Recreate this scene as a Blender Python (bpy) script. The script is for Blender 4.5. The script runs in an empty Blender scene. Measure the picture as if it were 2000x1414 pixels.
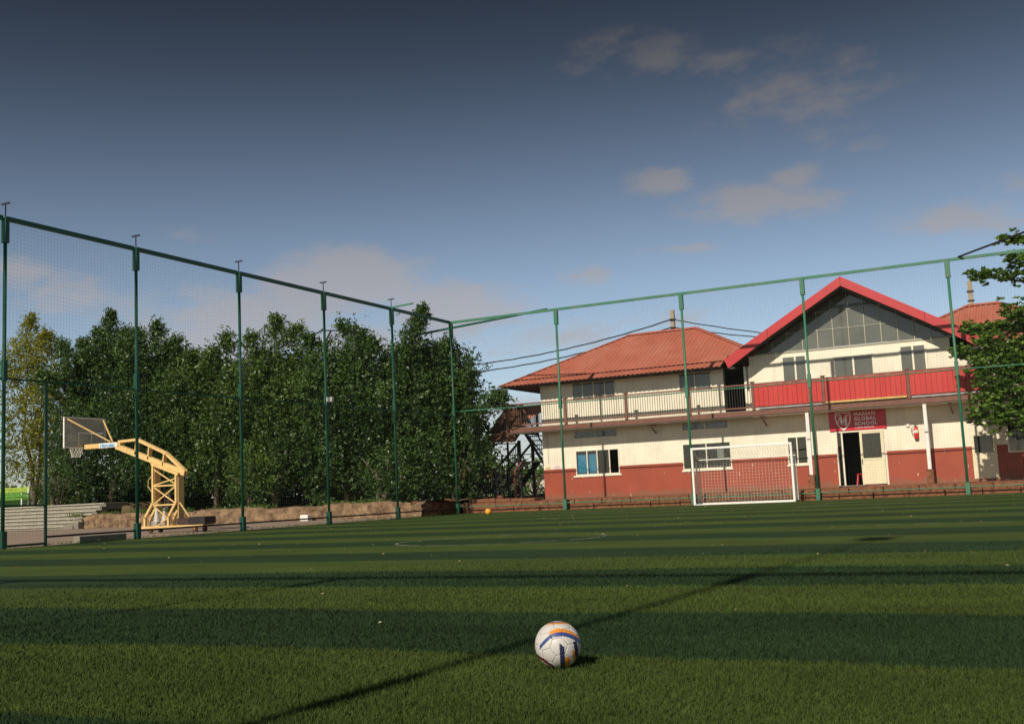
import bpy, math, random
import numpy as np
from mathutils import Vector, Matrix
R_ = math.radians
random.seed(7); rng = np.random.default_rng(11)
scene = bpy.context.scene
COL = scene.collection

# ------------------------------------------------------------------ camera
CAM_H = 0.796; YAW = 0.461; PITCH = 0.118; ROLL = -0.046
fw = Vector((-math.sin(YAW)*math.cos(PITCH), math.cos(YAW)*math.cos(PITCH), math.sin(PITCH)))
rt = Vector((math.cos(YAW), math.sin(YAW), 0)); up = rt.cross(fw)
rt2 = math.cos(ROLL)*rt + math.sin(ROLL)*up
up2 = -math.sin(ROLL)*rt + math.cos(ROLL)*up
cd = bpy.data.cameras.new('camera'); cam = bpy.data.objects.new('camera', cd); COL.objects.link(cam)
m = Matrix((rt2, up2, -fw)).transposed().to_4x4(); m.translation = Vector((0, 0, CAM_H)); cam.matrix_world = m
cd.sensor_width = 36; cd.lens = 2138.6/2000*36; cd.clip_start = 0.05; cd.clip_end = 6000
scene.camera = cam

# ------------------------------------------------------------------ light
SUN_EL = 34.5; SUN_AZ = 2.5            # shadows fall along +Y, a touch towards +X
d = Vector((math.sin(R_(SUN_AZ))*math.cos(R_(SUN_EL)), math.cos(R_(SUN_AZ))*math.cos(R_(SUN_EL)), -math.sin(R_(SUN_EL))))
sd = bpy.data.lights.new('sun', 'SUN'); sd.energy = 4.6; sd.angle = R_(0.7); sd.color = (1.0, 0.91, 0.77)
sun = bpy.data.objects.new('sun', sd); COL.objects.link(sun); sun.rotation_euler = d.to_track_quat('-Z', 'Y').to_euler(); sun.location = (0, -10, 30)

w = bpy.data.worlds.new('World'); scene.world = w; w.use_nodes = True
nt = w.node_tree; nt.nodes.clear(); N = nt.nodes.new; LK = nt.links.new
out = N('ShaderNodeOutputWorld'); bg = N('ShaderNodeBackground'); bg.inputs['Strength'].default_value = 0.10
sky = N('ShaderNodeTexSky'); sky.sky_type = 'NISHITA'; sky.sun_disc = False
sky.sun_elevation = R_(SUN_EL); sky.sun_rotation = R_(180+SUN_AZ); sky.altitude = 900; sky.air_density = 1.0; sky.dust_density = 1.2; sky.ozone_density = 2.0
tc = N('ShaderNodeTexCoord')
sep = N('ShaderNodeSeparateXYZ'); LK(tc.outputs['Generated'], sep.inputs[0])
def wm(op, a, b=None, c=None):
    n = N('ShaderNodeMath'); n.operation = op
    for i, v in enumerate((a, b, c)):
        if v is None: continue
        if isinstance(v, (int, float)): n.inputs[i].default_value = v
        else: LK(v, n.inputs[i])
    return n.outputs[0]
# clouds: soft cumulus banks (azimuth, elevation, half width, half height, weight) broken up by noise
az_ = wm('ARCTAN2', sep.outputs[0], sep.outputs[1]); el_ = wm('ARCSINE', sep.outputs[2])
cmb = N('ShaderNodeCombineXYZ'); LK(az_, cmb.inputs[0]); LK(wm('MULTIPLY', el_, 2.1), cmb.inputs[1])
def noise(sc, det, ro, off=0.0):
    n = N('ShaderNodeTexNoise'); n.inputs['Scale'].default_value = sc; n.inputs['Detail'].default_value = det; n.inputs['Roughness'].default_value = ro
    mp = N('ShaderNodeMapping'); mp.inputs['Location'].default_value = (off, off*.7, off*1.3); LK(cmb.outputs[0], mp.inputs[0]); LK(mp.outputs[0], n.inputs['Vector']); return n.outputs['Fac']
BANKS = [(-0.315, 0.274, 0.036, 0.016, .8), (-0.235, 0.248, 0.060, 0.018, .9), (-0.200, 0.240, 0.050, 0.016, .8), (-0.198, 0.265, 0.034, 0.013, .7), (-0.330, 0.382, 0.070, 0.026, .7), (-0.257, 0.365, 0.052, 0.020, .6), (-0.186, 0.335, 0.090, 0.045, .7),
    (-0.124, 0.282, 0.026, 0.011, .6), (-0.059, 0.212, 0.070, 0.019, .7), (-0.020, 0.236, 0.030, 0.015, .6), (-0.600, 0.198, 0.060, 0.026, 1.5), (-0.640, 0.186, 0.070, 0.026, 1.1), (-0.511, 0.168, 0.070, 0.026, 1.4), (-0.390, 0.192, 0.030, 0.012, .7),
    (-0.851, 0.182, 0.040, 0.020, .9), (-0.885, 0.196, 0.030, 0.020, .7), (-0.745, 0.140, 0.090, 0.022, 1.3), (-0.700, 0.165, 0.090, 0.030, 1.1), (-0.301, 0.211, 0.045, 0.006, .5), (-0.582, 0.142, 0.130, 0.022, .9), (-0.430, 0.138, 0.11, 0.020, .7), (-0.800, 0.170, 0.09, 0.020, .5), (-0.76, 0.236, 0.12, 0.012, .35), (-0.33, 0.150, 0.08, .012, .5), (-0.5, 0.06, 0.9, 0.035, .6)]
acc = None
for (a0, e0, wa, we, wt) in BANKS:
    dx = wm('MULTIPLY', wm('SUBTRACT', az_, a0), 1/wa); dy = wm('MULTIPLY', wm('SUBTRACT', el_, e0), 1/we)
    r2 = wm('ADD', wm('MULTIPLY', dx, dx), wm('MULTIPLY', dy, dy)); g = wm('MULTIPLY', wm('POWER', 2.718, wm('MULTIPLY', r2, -0.9)), wt)
    acc = g if acc is None else wm('MAXIMUM', acc, g)
# the same sort of cloud over the rest of the sky
rest = N('ShaderNodeMapRange'); rest.inputs[1].default_value = 0.54; rest.inputs[2].default_value = 0.74; rest.inputs[4].default_value = 0.75; LK(noise(2.3, 3, .5, 4.0), rest.inputs[0])
away = N('ShaderNodeMapRange'); away.inputs[1].default_value = 0.55; away.inputs[2].default_value = 0.75; LK(wm('ABSOLUTE', wm('ADD', az_, 0.46)), away.inputs[0])
acc = wm('MAXIMUM', acc, wm('MULTIPLY', rest.outputs[0], away.outputs[0]))
nn = wm('ADD', wm('MULTIPLY', wm('SUBTRACT', noise(22, 10, .62), 0.5), 1.9), wm('MULTIPLY', wm('SUBTRACT', noise(5, 4, .5, 2.0), 0.5), 1.0))
cf = N('ShaderNodeMapRange'); cf.interpolation_type = 'SMOOTHSTEP'; cf.inputs[1].default_value = 0.22; cf.inputs[2].default_value = 0.95; cf.inputs[4].default_value = 0.78
LK(wm('ADD', acc, wm('MULTIPLY', nn, wm('MINIMUM', wm('MULTIPLY', acc, 2.4), 0.85))), cf.inputs[0])
mix = N('ShaderNodeMixRGB'); LK(cf.outputs[0], mix.inputs[0])
hs = N('ShaderNodeHueSaturation'); hs.inputs['Saturation'].default_value = 0.84; LK(sky.outputs[0], hs.inputs['Color'])
deep = N('ShaderNodeMapRange'); deep.interpolation_type = 'SMOOTHSTEP'; deep.inputs[1].default_value = 0.08; deep.inputs[2].default_value = 0.46; deep.inputs[3].default_value = 1.0; deep.inputs[4].default_value = 0.16
LK(sep.outputs[2], deep.inputs[0])
dm = N('ShaderNodeMixRGB'); dm.blend_type = 'MULTIPLY'; dm.inputs[0].default_value = 1
LK(hs.outputs[0], dm.inputs[1]); LK(deep.outputs[0], dm.inputs[2])
cm = N('ShaderNodeMixRGB'); cm.blend_type = 'MULTIPLY'; cm.inputs[0].default_value = 1; cm.inputs[1].default_value = (4.75, 4.62, 4.9, 1)
LK(deep.outputs[0], cm.inputs[2])
LK(dm.outputs[0], mix.inputs[1]); LK(cm.outputs[0], mix.inputs[2])
LK(mix.outputs[0], bg.inputs[0]); LK(bg.outputs[0], out.inputs[0])
vs = scene.view_settings; vs.view_transform = 'Standard'; vs.look = 'None'; vs.exposure = 0; vs.gamma = 1; vs.use_curve_mapping = False

# ------------------------------------------------------------------ materials
def new_mat(name):
    mt = bpy.data.materials.new(name); mt.use_nodes = True
    return mt, mt.node_tree, mt.node_tree.nodes['Principled BSDF']
def mat(name, c, rough=0.6, var=0.25, scale=3.0, bump=0.0, bscale=40, metal=0.0, c2=None, spec=0.5, stretch=(1, 1, 1), detail=6):
    mt, t, b = new_mat(name)
    tcn = t.nodes.new('ShaderNodeTexCoord'); mpn = t.nodes.new('ShaderNodeMapping'); mpn.inputs['Scale'].default_value = stretch
    geo = t.nodes.new('ShaderNodeNewGeometry'); t.links.new(geo.outputs['Position'], mpn.inputs[0])
    n = t.nodes.new('ShaderNodeTexNoise'); n.inputs['Scale'].default_value = scale; n.inputs['Detail'].default_value = detail; n.inputs['Roughness'].default_value = 0.62
    t.links.new(mpn.outputs[0], n.inputs['Vector'])
    r = t.nodes.new('ShaderNodeValToRGB'); r.color_ramp.elements[0].position = 0.3; r.color_ramp.elements[1].position = 0.7
    a = tuple(x*(1-var) for x in c); z = c2 or tuple(min(1, x*(1+var*0.7)) for x in c)
    r.color_ramp.elements[0].color = (*a, 1); r.color_ramp.elements[1].color = (*z, 1)
    t.links.new(n.outputs['Fac'], r.inputs[0]); t.links.new(r.outputs[0], b.inputs['Base Color'])
    b.inputs['Roughness'].default_value = rough; b.inputs['Metallic'].default_value = metal
    b.inputs['Specular IOR Level'].default_value = spec
    if bump:
        n2 = t.nodes.new('ShaderNodeTexNoise'); n2.inputs['Scale'].default_value = bscale; n2.inputs['Detail'].default_value = 5
        t.links.new(geo.outputs['Position'], n2.inputs['Vector'])
        bp = t.nodes.new('ShaderNodeBump'); bp.inputs['Strength'].default_value = bump; bp.inputs['Distance'].default_value = 0.02
        t.links.new(n2.outputs['Fac'], bp.inputs['Height']); t.links.new(bp.outputs[0], b.inputs['Normal'])
    return mt
def layered(name, base, spots, rough=0.7, bump=0.15, bscale=30):
    """base colour with layers (colour, noise scale, stretch, lo, hi, zmin, zmax): stains and chips with shapes of their own"""
    mt, t, b = new_mat(name); geo = t.nodes.new('ShaderNodeNewGeometry'); sp = t.nodes.new('ShaderNodeSeparateXYZ'); t.links.new(geo.outputs['Position'], sp.inputs[0])
    nb = t.nodes.new('ShaderNodeTexNoise'); nb.inputs['Scale'].default_value = 1.3; nb.inputs['Detail'].default_value = 8; t.links.new(geo.outputs['Position'], nb.inputs['Vector'])
    rb = t.nodes.new('ShaderNodeValToRGB'); rb.color_ramp.elements[0].color = (*[x*0.9 for x in base], 1); rb.color_ramp.elements[1].color = (*[min(1, x*1.06) for x in base], 1)
    rb.color_ramp.elements[0].position = 0.3; rb.color_ramp.elements[1].position = 0.7
    t.links.new(nb.outputs['Fac'], rb.inputs[0]); cur = rb.outputs[0]
    for (c, sc, st, lo, hi, z0, z1, amt) in spots:
        mpn = t.nodes.new('ShaderNodeMapping'); mpn.inputs['Scale'].default_value = st; t.links.new(geo.outputs['Position'], mpn.inputs[0])
        n = t.nodes.new('ShaderNodeTexNoise'); n.inputs['Scale'].default_value = sc; n.inputs['Detail'].default_value = 7; n.inputs['Roughness'].default_value = 0.65
        t.links.new(mpn.outputs[0], n.inputs['Vector'])
        mr = t.nodes.new('ShaderNodeMapRange'); mr.inputs[1].default_value = lo; mr.inputs[2].default_value = hi; mr.inputs[4].default_value = amt
        src = n.outputs['Fac']
        if z1 is not None:      # dirt splashed up from the ground / held within a band of height
            zr = t.nodes.new('ShaderNodeMapRange'); zr.inputs[1].default_value = z0; zr.inputs[2].default_value = z1; zr.inputs[3].default_value = 0.35; zr.inputs[4].default_value = -0.25
            t.links.new(sp.outputs[2], zr.inputs[0]); ad = t.nodes.new('ShaderNodeMath'); ad.operation = 'ADD'
            t.links.new(src, ad.inputs[0]); t.links.new(zr.outputs[0], ad.inputs[1]); src = ad.outputs[0]
        t.links.new(src, mr.inputs[0])
        mx = t.nodes.new('ShaderNodeMixRGB'); t.links.new(mr.outputs[0], mx.inputs[0]); t.links.new(cur, mx.inputs[1]); mx.inputs[2].default_value = (*c, 1); cur = mx.outputs[0]
    t.links.new(cur, b.inputs['Base Color']); b.inputs['Roughness'].default_value = rough
    n2 = t.nodes.new('ShaderNodeTexNoise'); n2.inputs['Scale'].default_value = bscale; t.links.new(geo.outputs['Position'], n2.inputs['Vector'])
    bp = t.nodes.new('ShaderNodeBump'); bp.inputs['Strength'].default_value = bump; bp.inputs['Distance'].default_value = 0.02
    t.links.new(n2.outputs['Fac'], bp.inputs['Height']); t.links.new(bp.outputs[0], b.inputs['Normal'])
    return mt
def glass(name, tint, dust=0.01):
    mt = bpy.data.materials.new(name); mt.use_nodes = True; t = mt.node_tree; t.nodes.clear()
    o = t.nodes.new('ShaderNodeOutputMaterial'); g = t.nodes.new('ShaderNodeBsdfGlossy'); g.inputs['Roughness'].default_value = 0.03
    tr = t.nodes.new('ShaderNodeBsdfTransparent'); tr.inputs[0].default_value = (*tint, 1)
    fr = t.nodes.new('ShaderNodeFresnel'); fr.inputs[0].default_value = 1.5
    mx = t.nodes.new('ShaderNodeMixShader'); t.links.new(fr.outputs[0], mx.inputs[0]); t.links.new(tr.outputs[0], mx.inputs[1]); t.links.new(g.outputs[0], mx.inputs[2])
    df_ = t.nodes.new('ShaderNodeBsdfDiffuse'); df_.inputs[0].default_value = (.7, .72, .66, 1); m2 = t.nodes.new('ShaderNodeMixShader'); m2.inputs[0].default_value = dust   # dust on the pane
    t.links.new(mx.outputs[0], m2.inputs[1]); t.links.new(df_.outputs[0], m2.inputs[2]); t.links.new(m2.outputs[0], o.inputs[0]); return mt
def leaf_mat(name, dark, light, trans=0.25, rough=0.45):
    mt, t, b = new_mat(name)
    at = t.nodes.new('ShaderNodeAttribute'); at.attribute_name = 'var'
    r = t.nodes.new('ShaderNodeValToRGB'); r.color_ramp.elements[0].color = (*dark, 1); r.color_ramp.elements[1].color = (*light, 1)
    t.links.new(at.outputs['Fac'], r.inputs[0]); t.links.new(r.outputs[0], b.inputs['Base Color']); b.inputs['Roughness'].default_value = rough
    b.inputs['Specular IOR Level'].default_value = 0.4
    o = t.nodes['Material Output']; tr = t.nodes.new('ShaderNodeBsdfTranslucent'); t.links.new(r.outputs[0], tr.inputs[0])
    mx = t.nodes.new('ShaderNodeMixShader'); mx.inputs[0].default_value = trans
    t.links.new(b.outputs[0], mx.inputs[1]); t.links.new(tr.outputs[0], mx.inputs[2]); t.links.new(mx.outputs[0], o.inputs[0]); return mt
def turf_mat(name, k=1.0, rough=0.75, bump=True):
    """mown stripes 1.75 m wide running along X; dyed in the pile, so they belong to the material"""
    mt, t, b = new_mat(name); geo = t.nodes.new('ShaderNodeNewGeometry'); sp = t.nodes.new('ShaderNodeSeparateXYZ'); t.links.new(geo.outputs['Position'], sp.inputs[0])
    def M(op, *a):
        n = t.nodes.new('ShaderNodeMath'); n.operation = op
        for i, v in enumerate(a):
            if isinstance(v, (int, float)): n.inputs[i].default_value = v
            else: t.links.new(v, n.inputs[i])
        return n.outputs[0]
    def NZ(sc, det=4, st=(1, 1, 1)):
        mpn = t.nodes.new('ShaderNodeMapping'); mpn.inputs['Scale'].default_value = st; t.links.new(geo.outputs['Position'], mpn.inputs[0])
        n = t.nodes.new('ShaderNodeTexNoise'); n.inputs['Scale'].default_value = sc; n.inputs['Detail'].default_value = det; n.inputs['Roughness'].default_value = 0.65
        t.links.new(mpn.outputs[0], n.inputs['Vector']); return n.outputs['Fac']
    wob = M('MULTIPLY', M('SUBTRACT', NZ(0.35, 2), 0.5), 0.5)
    wob2 = M('MULTIPLY', M('SUBTRACT', NZ(6, 3), 0.5), 0.12)
    yy = M('ADD', M('ADD', M('SUBTRACT', sp.outputs[1], 6.66), wob), wob2)
    s = M('SINE', M('MULTIPLY', yy, math.pi/1.76))
    st = t.nodes.new('ShaderNodeMapRange'); st.inputs[1].default_value = -0.10; st.inputs[2].default_value = 0.10; st.interpolation_type = 'SMOOTHSTEP'; t.links.new(s, st.inputs[0])
    mx = t.nodes.new('ShaderNodeMixRGB'); t.links.new(st.outputs[0], mx.inputs[0])
    mx.inputs[1].default_value = (0.028*k, 0.058*k, 0.021*k, 1); mx.inputs[2].default_value = (0.072*k, 0.108*k, 0.022*k, 1)
    # patchy wear, fine pile mottling
    mo = t.nodes.new('ShaderNodeMapRange'); mo.inputs[1].default_value = 0.3; mo.inputs[2].default_value = 0.7; mo.inputs[3].default_value = 0.55; mo.inputs[4].default_value = 1.45; t.links.new(NZ(28, 5), mo.inputs[0])
    mo2 = t.nodes.new('ShaderNodeMapRange'); mo2.inputs[1].default_value = 0.3; mo2.inputs[2].default_value = 0.7; mo2.inputs[3].default_value = 0.78; mo2.inputs[4].default_value = 1.22; t.links.new(NZ(0.9, 6, (0.5, 1.4, 1)), mo2.inputs[0])
    mm = M('MULTIPLY', mo.outputs[0], mo2.outputs[0])
    ml = t.nodes.new('ShaderNodeMixRGB'); ml.blend_type = 'MULTIPLY'; ml.inputs[0].default_value = 1; t.links.new(mx.outputs[0], ml.inputs[1]); t.links.new(mm, ml.inputs[2])
    # sandy infill worked up in places
    sr = t.nodes.new('ShaderNodeMapRange'); sr.inputs[1].default_value = 0.62; sr.inputs[2].default_value = 0.8; sr.inputs[4].default_value = 0.35; t.links.new(NZ(3.2, 8), sr.inputs[0])
    ms = t.nodes.new('ShaderNodeMixRGB'); t.links.new(sr.outputs[0], ms.inputs[0]); t.links.new(ml.outputs[0], ms.inputs[1]); ms.inputs[2].default_value = (0.09*k, 0.085*k, 0.035*k, 1)
    t.links.new(ms.outputs[0], b.inputs['Base Color']); b.inputs['Roughness'].default_value = rough; b.inputs['Specular IOR Level'].default_value = 0.15
    if bump:
        bp = t.nodes.new('ShaderNodeBump'); bp.inputs['Strength'].default_value = 0.9; bp.inputs['Distance'].default_value = 0.03
        t.links.new(NZ(45, 4), bp.inputs['Height']); t.links.new(bp.outputs[0], b.inputs['Normal'])
    return mt
M = {}
M['turf'] = turf_mat('turf'); M['blade'] = turf_mat('turf_blade', 0.66, 0.8, False)
M['earth'] = mat('earth', (0.20, 0.11, 0.06), 0.95, 0.4, 0.8, 0.4, 12, c2=(0.16, 0.14, 0.06))
M['paving'] = mat('paving', (0.30, 0.22, 0.17), 0.9, 0.22, 1.2, 0.2, 25)
M['concrete'] = mat('concrete', (0.23, 0.21, 0.165), 0.9, 0.28, 2.2, 0.3, 20)
M['nosing'] = mat('step_nosing', (0.42, 0.39, 0.31), 0.9, 0.2, 3)
M['rubble'] = mat('rubble', (0.17, 0.085, 0.04), 0.95, 0.6, 3.6, 1.0, 7, c2=(0.30, 0.20, 0.115))
M['laterite'] = mat('laterite', (0.20, 0.066, 0.030), 0.95, 0.5, 6, 0.9, 22, c2=(0.29, 0.125, 0.06))
M['cream'] = layered('cream_wall', (0.80, 0.745, 0.59), [((0.55, 0.47, 0.34), 1.2, (4.5, 4.5, 0.35), 0.50, 0.78, 0, None, 0.5), ((0.45, 0.36, 0.25), 9, (1, 1, 1), 0.70, 0.80, 0, None, 0.4)], 0.65, 0.08)
M['dado'] = layered('red_dado', (0.32, 0.056, 0.024), [((0.22, 0.09, 0.045), 3.0, (1, 1, 0.8), 0.52, 0.72, 0.40, 0.85, 0.85), ((0.75, 0.66, 0.5), 5.0, (2.2, 2.2, 0.45), 0.672, 0.685, 0, None, 0.9), ((0.22, 0.045, 0.025), 1.5, (1, 1, 1), 0.5, 0.8, 0, None, 0.5)], 0.6, 0.1)
M['roof'] = layered('roof_sheet', (0.43, 0.130, 0.082), [((0.50, 0.23, 0.17), 0.9, (1, .35, 1), 0.48, 0.75, 0, None, 0.55), ((0.20, 0.075, 0.05), 3.5, (1.6, .25, 1), 0.56, 0.78, 0, None, 0.5)], 0.55, 0.05)
M['roof_old'] = mat('old_roof_sheet', (0.22, 0.085, 0.05), 0.7, 0.5, 1.6, 0.1, 10, c2=(0.33, 0.17, 0.09))
M['fascia'] = mat('red_fascia', (0.47, 0.026, 0.030), 0.4, 0.10, 0.7)
M['redplank'] = mat('red_plank', (0.52, 0.030, 0.024), 0.45, 0.12, 1.5, stretch=(1, 1, .4))
M['brown'] = mat('brown_paint', (0.175, 0.067, 0.043), 0.5, 0.25, 4)
M['black'] = mat('black_paint', (0.018, 0.014, 0.013), 0.5, 0.4, 5)
M['yellowstrip'] = mat('yellow_strip', (0.62, 0.42, 0.13), 0.6, 0.2, 4)
M['greystrip'] = mat('grey_strip', (0.36, 0.36, 0.36), 0.6, 0.3, 4)
M['gableframe'] = mat('shaded_frame', (0.42, 0.40, 0.32), 0.6, 0.15, 4)  # cream frame greyed: shade under the verge put into the colour
M['frame'] = mat('white_frame', (0.80, 0.74, 0.58), 0.45, 0.08, 4)
M['doorpanel'] = mat('cream_door', (0.72, 0.65, 0.44), 0.5, 0.07, 3)
M['greyglass'] = mat('grey_film_pane', (0.125, 0.128, 0.105), 0.06, 0.28, 0.8, spec=0.5)
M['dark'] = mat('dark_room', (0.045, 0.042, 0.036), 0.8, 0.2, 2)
M['glass'] = glass('window_glass', (0.82, 0.84, 0.82))
M['bluepanel'] = mat('blue_board', (0.02, 0.33, 0.62), 0.5, 0.12, 2)
M['soffit'] = mat('soffit', (0.10, 0.08, 0.07), 0.8, 0.2, 3)
M['green'] = layered('green_paint', (0.012, 0.100, 0.062), [((0.025, 0.13, 0.085), 2.0, (1, 1, .6), 0.50, 0.72, 0, None, 0.7), ((0.10, 0.05, 0.025), 7.0, (1, 1, 1), 0.62, 0.70, 0, None, 0.7)], 0.5, 0.1)
RUST = [((0.12, 0.05, 0.025), 7.0, (1, 1, 1), 0.60, 0.68, 0, None, 0.8), ((0.10, 0.045, 0.02), 2.5, (1, 1, 1), 0.52, 0.8, 0, .7, 0.6)]
M['greenold'] = layered('faded_green_paint', (0.022, 0.145, 0.080), [((0.10, 0.17, 0.10), 1.4, (1, 1, 1), 0.48, 0.70, 0, None, 0.7)]+RUST[:1], 0.55, 0.1)
M['bracket'] = mat('dark_bracket', (0.02, 0.02, 0.035), 0.5)
M['net'] = mat('net_cord', (0.10, 0.13, 0.12), 0.8, 0.1)
M['white'] = mat('white_paint', (0.80, 0.77, 0.72), 0.4, 0.10, 6)
M['goalnet'] = mat('goal_net_cord', (0.72, 0.68, 0.60), 0.8, 0.1)
M['line'] = mat('line_paint', (0.40, 0.42, 0.34), 0.8, 0.35, 20)
M['sign'] = mat('crimson_sign', (0.55, 0.012, 0.028), 0.35, 0.05, 1)
M['signprint'] = mat('silver_print', (0.85, 0.80, 0.78), 0.4, 0.05, 1)
M['yellow'] = layered('yellow_paint', (0.74, 0.50, 0.20), [((0.50, 0.33, 0.14), 3.0, (1, 1, 1), 0.52, 0.75, 0, None, 0.6), ((0.22, 0.09, 0.04), 9.0, (1, 1, 1), 0.62, 0.68, 0, None, 0.8)], 0.5, 0.1)
M['orange'] = mat('orange_paint', (0.72, 0.26, 0.03), 0.5, 0.15, 6)
M['orangeball'] = mat('orange_rubber', (0.80, 0.34, 0.03), 0.6, 0.1, 12)
M['rubber'] = mat('wheel_rubber', (0.05, 0.025, 0.018), 0.8, 0.3, 12)
M['boardglass'] = glass('backboard_glass', (0.80, 0.84, 0.80), 0.42)
M['cone'] = mat('pale_cone', (0.52, 0.50, 0.46), 0.6, 0.2, 6)
M['extred'] = mat('extinguisher_red', (0.58, 0.03, 0.03), 0.3, 0.08, 4)
M['stoolred'] = mat('red_plastic', (0.60, 0.03, 0.04), 0.4, 0.05, 4)
M['benchgreen'] = mat('lime_bench', (0.10, 0.26, 0.03), 0.5, 0.15, 4)
M['benchyellow'] = mat('yellow_bench', (0.30, 0.42, 0.04), 0.5, 0.15, 4)
M['bark'] = mat('bark', (0.13, 0.10, 0.07), 0.9, 0.4, 6, 0.6, 18, stretch=(3, 3, .6))
M['pole'] = mat('pole_concrete', (0.33, 0.27, 0.19), 0.9, 0.2, 3)
M['cable'] = mat('black_cable', (0.015, 0.015, 0.02), 0.6)
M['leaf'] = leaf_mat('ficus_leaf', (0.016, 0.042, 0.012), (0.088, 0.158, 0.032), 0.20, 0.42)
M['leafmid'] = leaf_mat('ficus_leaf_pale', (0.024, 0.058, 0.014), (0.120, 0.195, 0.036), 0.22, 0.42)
M['leafyellow'] = leaf_mat('yellow_green_leaf', (0.13, 0.15, 0.012), (0.34, 0.34, 0.03), 0.35)
M['leafbright'] = leaf_mat('broad_leaf', (0.055, 0.125, 0.016), (0.20, 0.32, 0.05), 0.32, 0.38)
M['weed'] = leaf_mat('weed_leaf', (0.04, 0.09, 0.015), (0.12, 0.20, 0.03), 0.2)
M['litter'] = mat('dry_leaf', (0.36, 0.28, 0.16), 0.9, 0.4, 15)
M['farwall'] = mat('pale_far_wall', (0.62, 0.58, 0.52), 0.9, 0.15, 0.5)
M['core'] = mat('shaded_core', (0.012, 0.016, 0.006), 1.0, 0.2)

# ------------------------------------------------------------------ mesh helpers
WL = {}
class MB:
    def __init__(s): s.v = []; s.f = []
    def add(s, vs, fs):
        o = len(s.v); s.v += [tuple(x) for x in vs]; s.f += [tuple(i+o for i in f) for f in fs]; return s
    def box(s, a, b):
        x0, y0, z0 = a; x1, y1, z1 = b
        if x0 > x1: x0, x1 = x1, x0
        if y0 > y1: y0, y1 = y1, y0
        if z0 > z1: z0, z1 = z1, z0
        return s.add([(x0, y0, z0), (x1, y0, z0), (x1, y1, z0), (x0, y1, z0), (x0, y0, z1), (x1, y0, z1), (x1, y1, z1), (x0, y1, z1)],
                     [(0, 3, 2, 1), (4, 5, 6, 7), (0, 1, 5, 4), (1, 2, 6, 5), (2, 3, 7, 6), (3, 0, 4, 7)])
    def beam(s, p, q, w, h=None, upv=(0, 0, 1)):
        h = h or w; p = Vector(p); q = Vector(q); dd = (q-p).normalized(); u = Vector(upv)
        if abs(dd.dot(u)) > 0.98: u = Vector((0, 1, 0))
        sx = dd.cross(u).normalized(); sz = sx.cross(dd).normalized(); vs = []
        for c in (p, q):
            for a, b in ((-1, -1), (1, -1), (1, 1), (-1, 1)): vs.append(c+sx*(a*w/2)+sz*(b*h/2))
        return s.add(vs, [(0, 1, 2, 3), (7, 6, 5, 4), (0, 4, 5, 1), (1, 5, 6, 2), (2, 6, 7, 3), (3, 7, 4, 0)])
    def tube(s, pts, r, n=8, caps=True, closed=False):
        pts = [Vector(p) for p in pts]; rs = r if isinstance(r, (list, tuple)) else [r]*len(pts)
        o = len(s.v); k = len(pts)
        prev = None
        for i, p in enumerate(pts):
            if closed: dd = pts[(i+1) % k]-pts[i-1]
            else: dd = pts[min(i+1, k-1)]-pts[max(i-1, 0)]
            dd.normalize()
            if prev is None:
                u = Vector((0, 0, 1)) if abs(dd.z) < 0.95 else Vector((0, 1, 0)); a = dd.cross(u).normalized()
            else: a = (prev-dd*prev.dot(dd)).normalized()
            prev = a; b = dd.cross(a)
            for j in range(n):
                t = 2*math.pi*j/n; s.v.append(tuple(p+(a*math.cos(t)+b*math.sin(t))*rs[i]))
        for i in range(k if closed else k-1):
            for j in range(n):
                i2 = (i+1) % k
                s.f.append((o+i*n+j, o+i*n+(j+1) % n, o+i2*n+(j+1) % n, o+i2*n+j))
        if caps and not closed:
            s.f.append(tuple(o+j for j in range(n))[::-1]); s.f.append(tuple(o+(k-1)*n+j for j in range(n)))
        return s
    def lathe(s, prof, n=20, c=(0, 0, 0)):
        o = len(s.v)
        for r, z in prof:
            for j in range(n):
                t = 2*math.pi*j/n; s.v.append((c[0]+r*math.cos(t), c[1]+r*math.sin(t), c[2]+z))
        for i in range(len(prof)-1):
            for j in range(n): s.f.append((o+i*n+j, o+i*n+(j+1) % n, o+(i+1)*n+(j+1) % n, o+(i+1)*n+j))
        return s
    def prism(s, poly, d):    # poly: 3D points in order, extruded by vector d
        n = len(poly); d = Vector(d); vs = [Vector(p) for p in poly]+[Vector(p)+d for p in poly]
        return s.add(vs, [tuple(range(n)), tuple(range(2*n-1, n-1, -1))]+[(i, i+n, (i+1) % n+n, (i+1) % n) for i in range(n)])
    def mesh(s, name, mt, loc=(0, 0, 0), smooth=False, bevel=0):
        me = bpy.data.meshes.new(name); L = Vector(loc)
        me.from_pydata([tuple(Vector(v)-L) for v in s.v], [], s.f)
        import bmesh
        bm = bmesh.new(); bm.from_mesh(me); bmesh.ops.recalc_face_normals(bm, faces=bm.faces)
        if bevel: bmesh.ops.bevel(bm, geom=bm.edges, offset=bevel, segments=1, affect='EDGES', clamp_overlap=True)
        bm.to_mesh(me); bm.free()
        if smooth: me.polygons.foreach_set('use_smooth', [True]*len(me.polygons))
        me.materials.append(M[mt] if isinstance(mt, str) else mt); return me
def link(name, me, loc, parent=None, **kw):
    o = bpy.data.objects.new(name, me); COL.objects.link(o); o['_'] = 0; del o['_']
    WL[o] = Vector(loc)
    if parent is not None: o.parent = parent; o.location = Vector(loc)-WL[parent]
    else: o.location = loc
    for k, v in kw.items(): o[k] = v
    return o
def part(name, mb, mt, parent=None, loc=None, smooth=False, bevel=0, **kw):
    if loc is None: loc = WL[parent] if parent is not None else (0, 0, 0)
    return link(name, mb.mesh(name, mt, loc, smooth, bevel), loc, parent, **kw)
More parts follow.
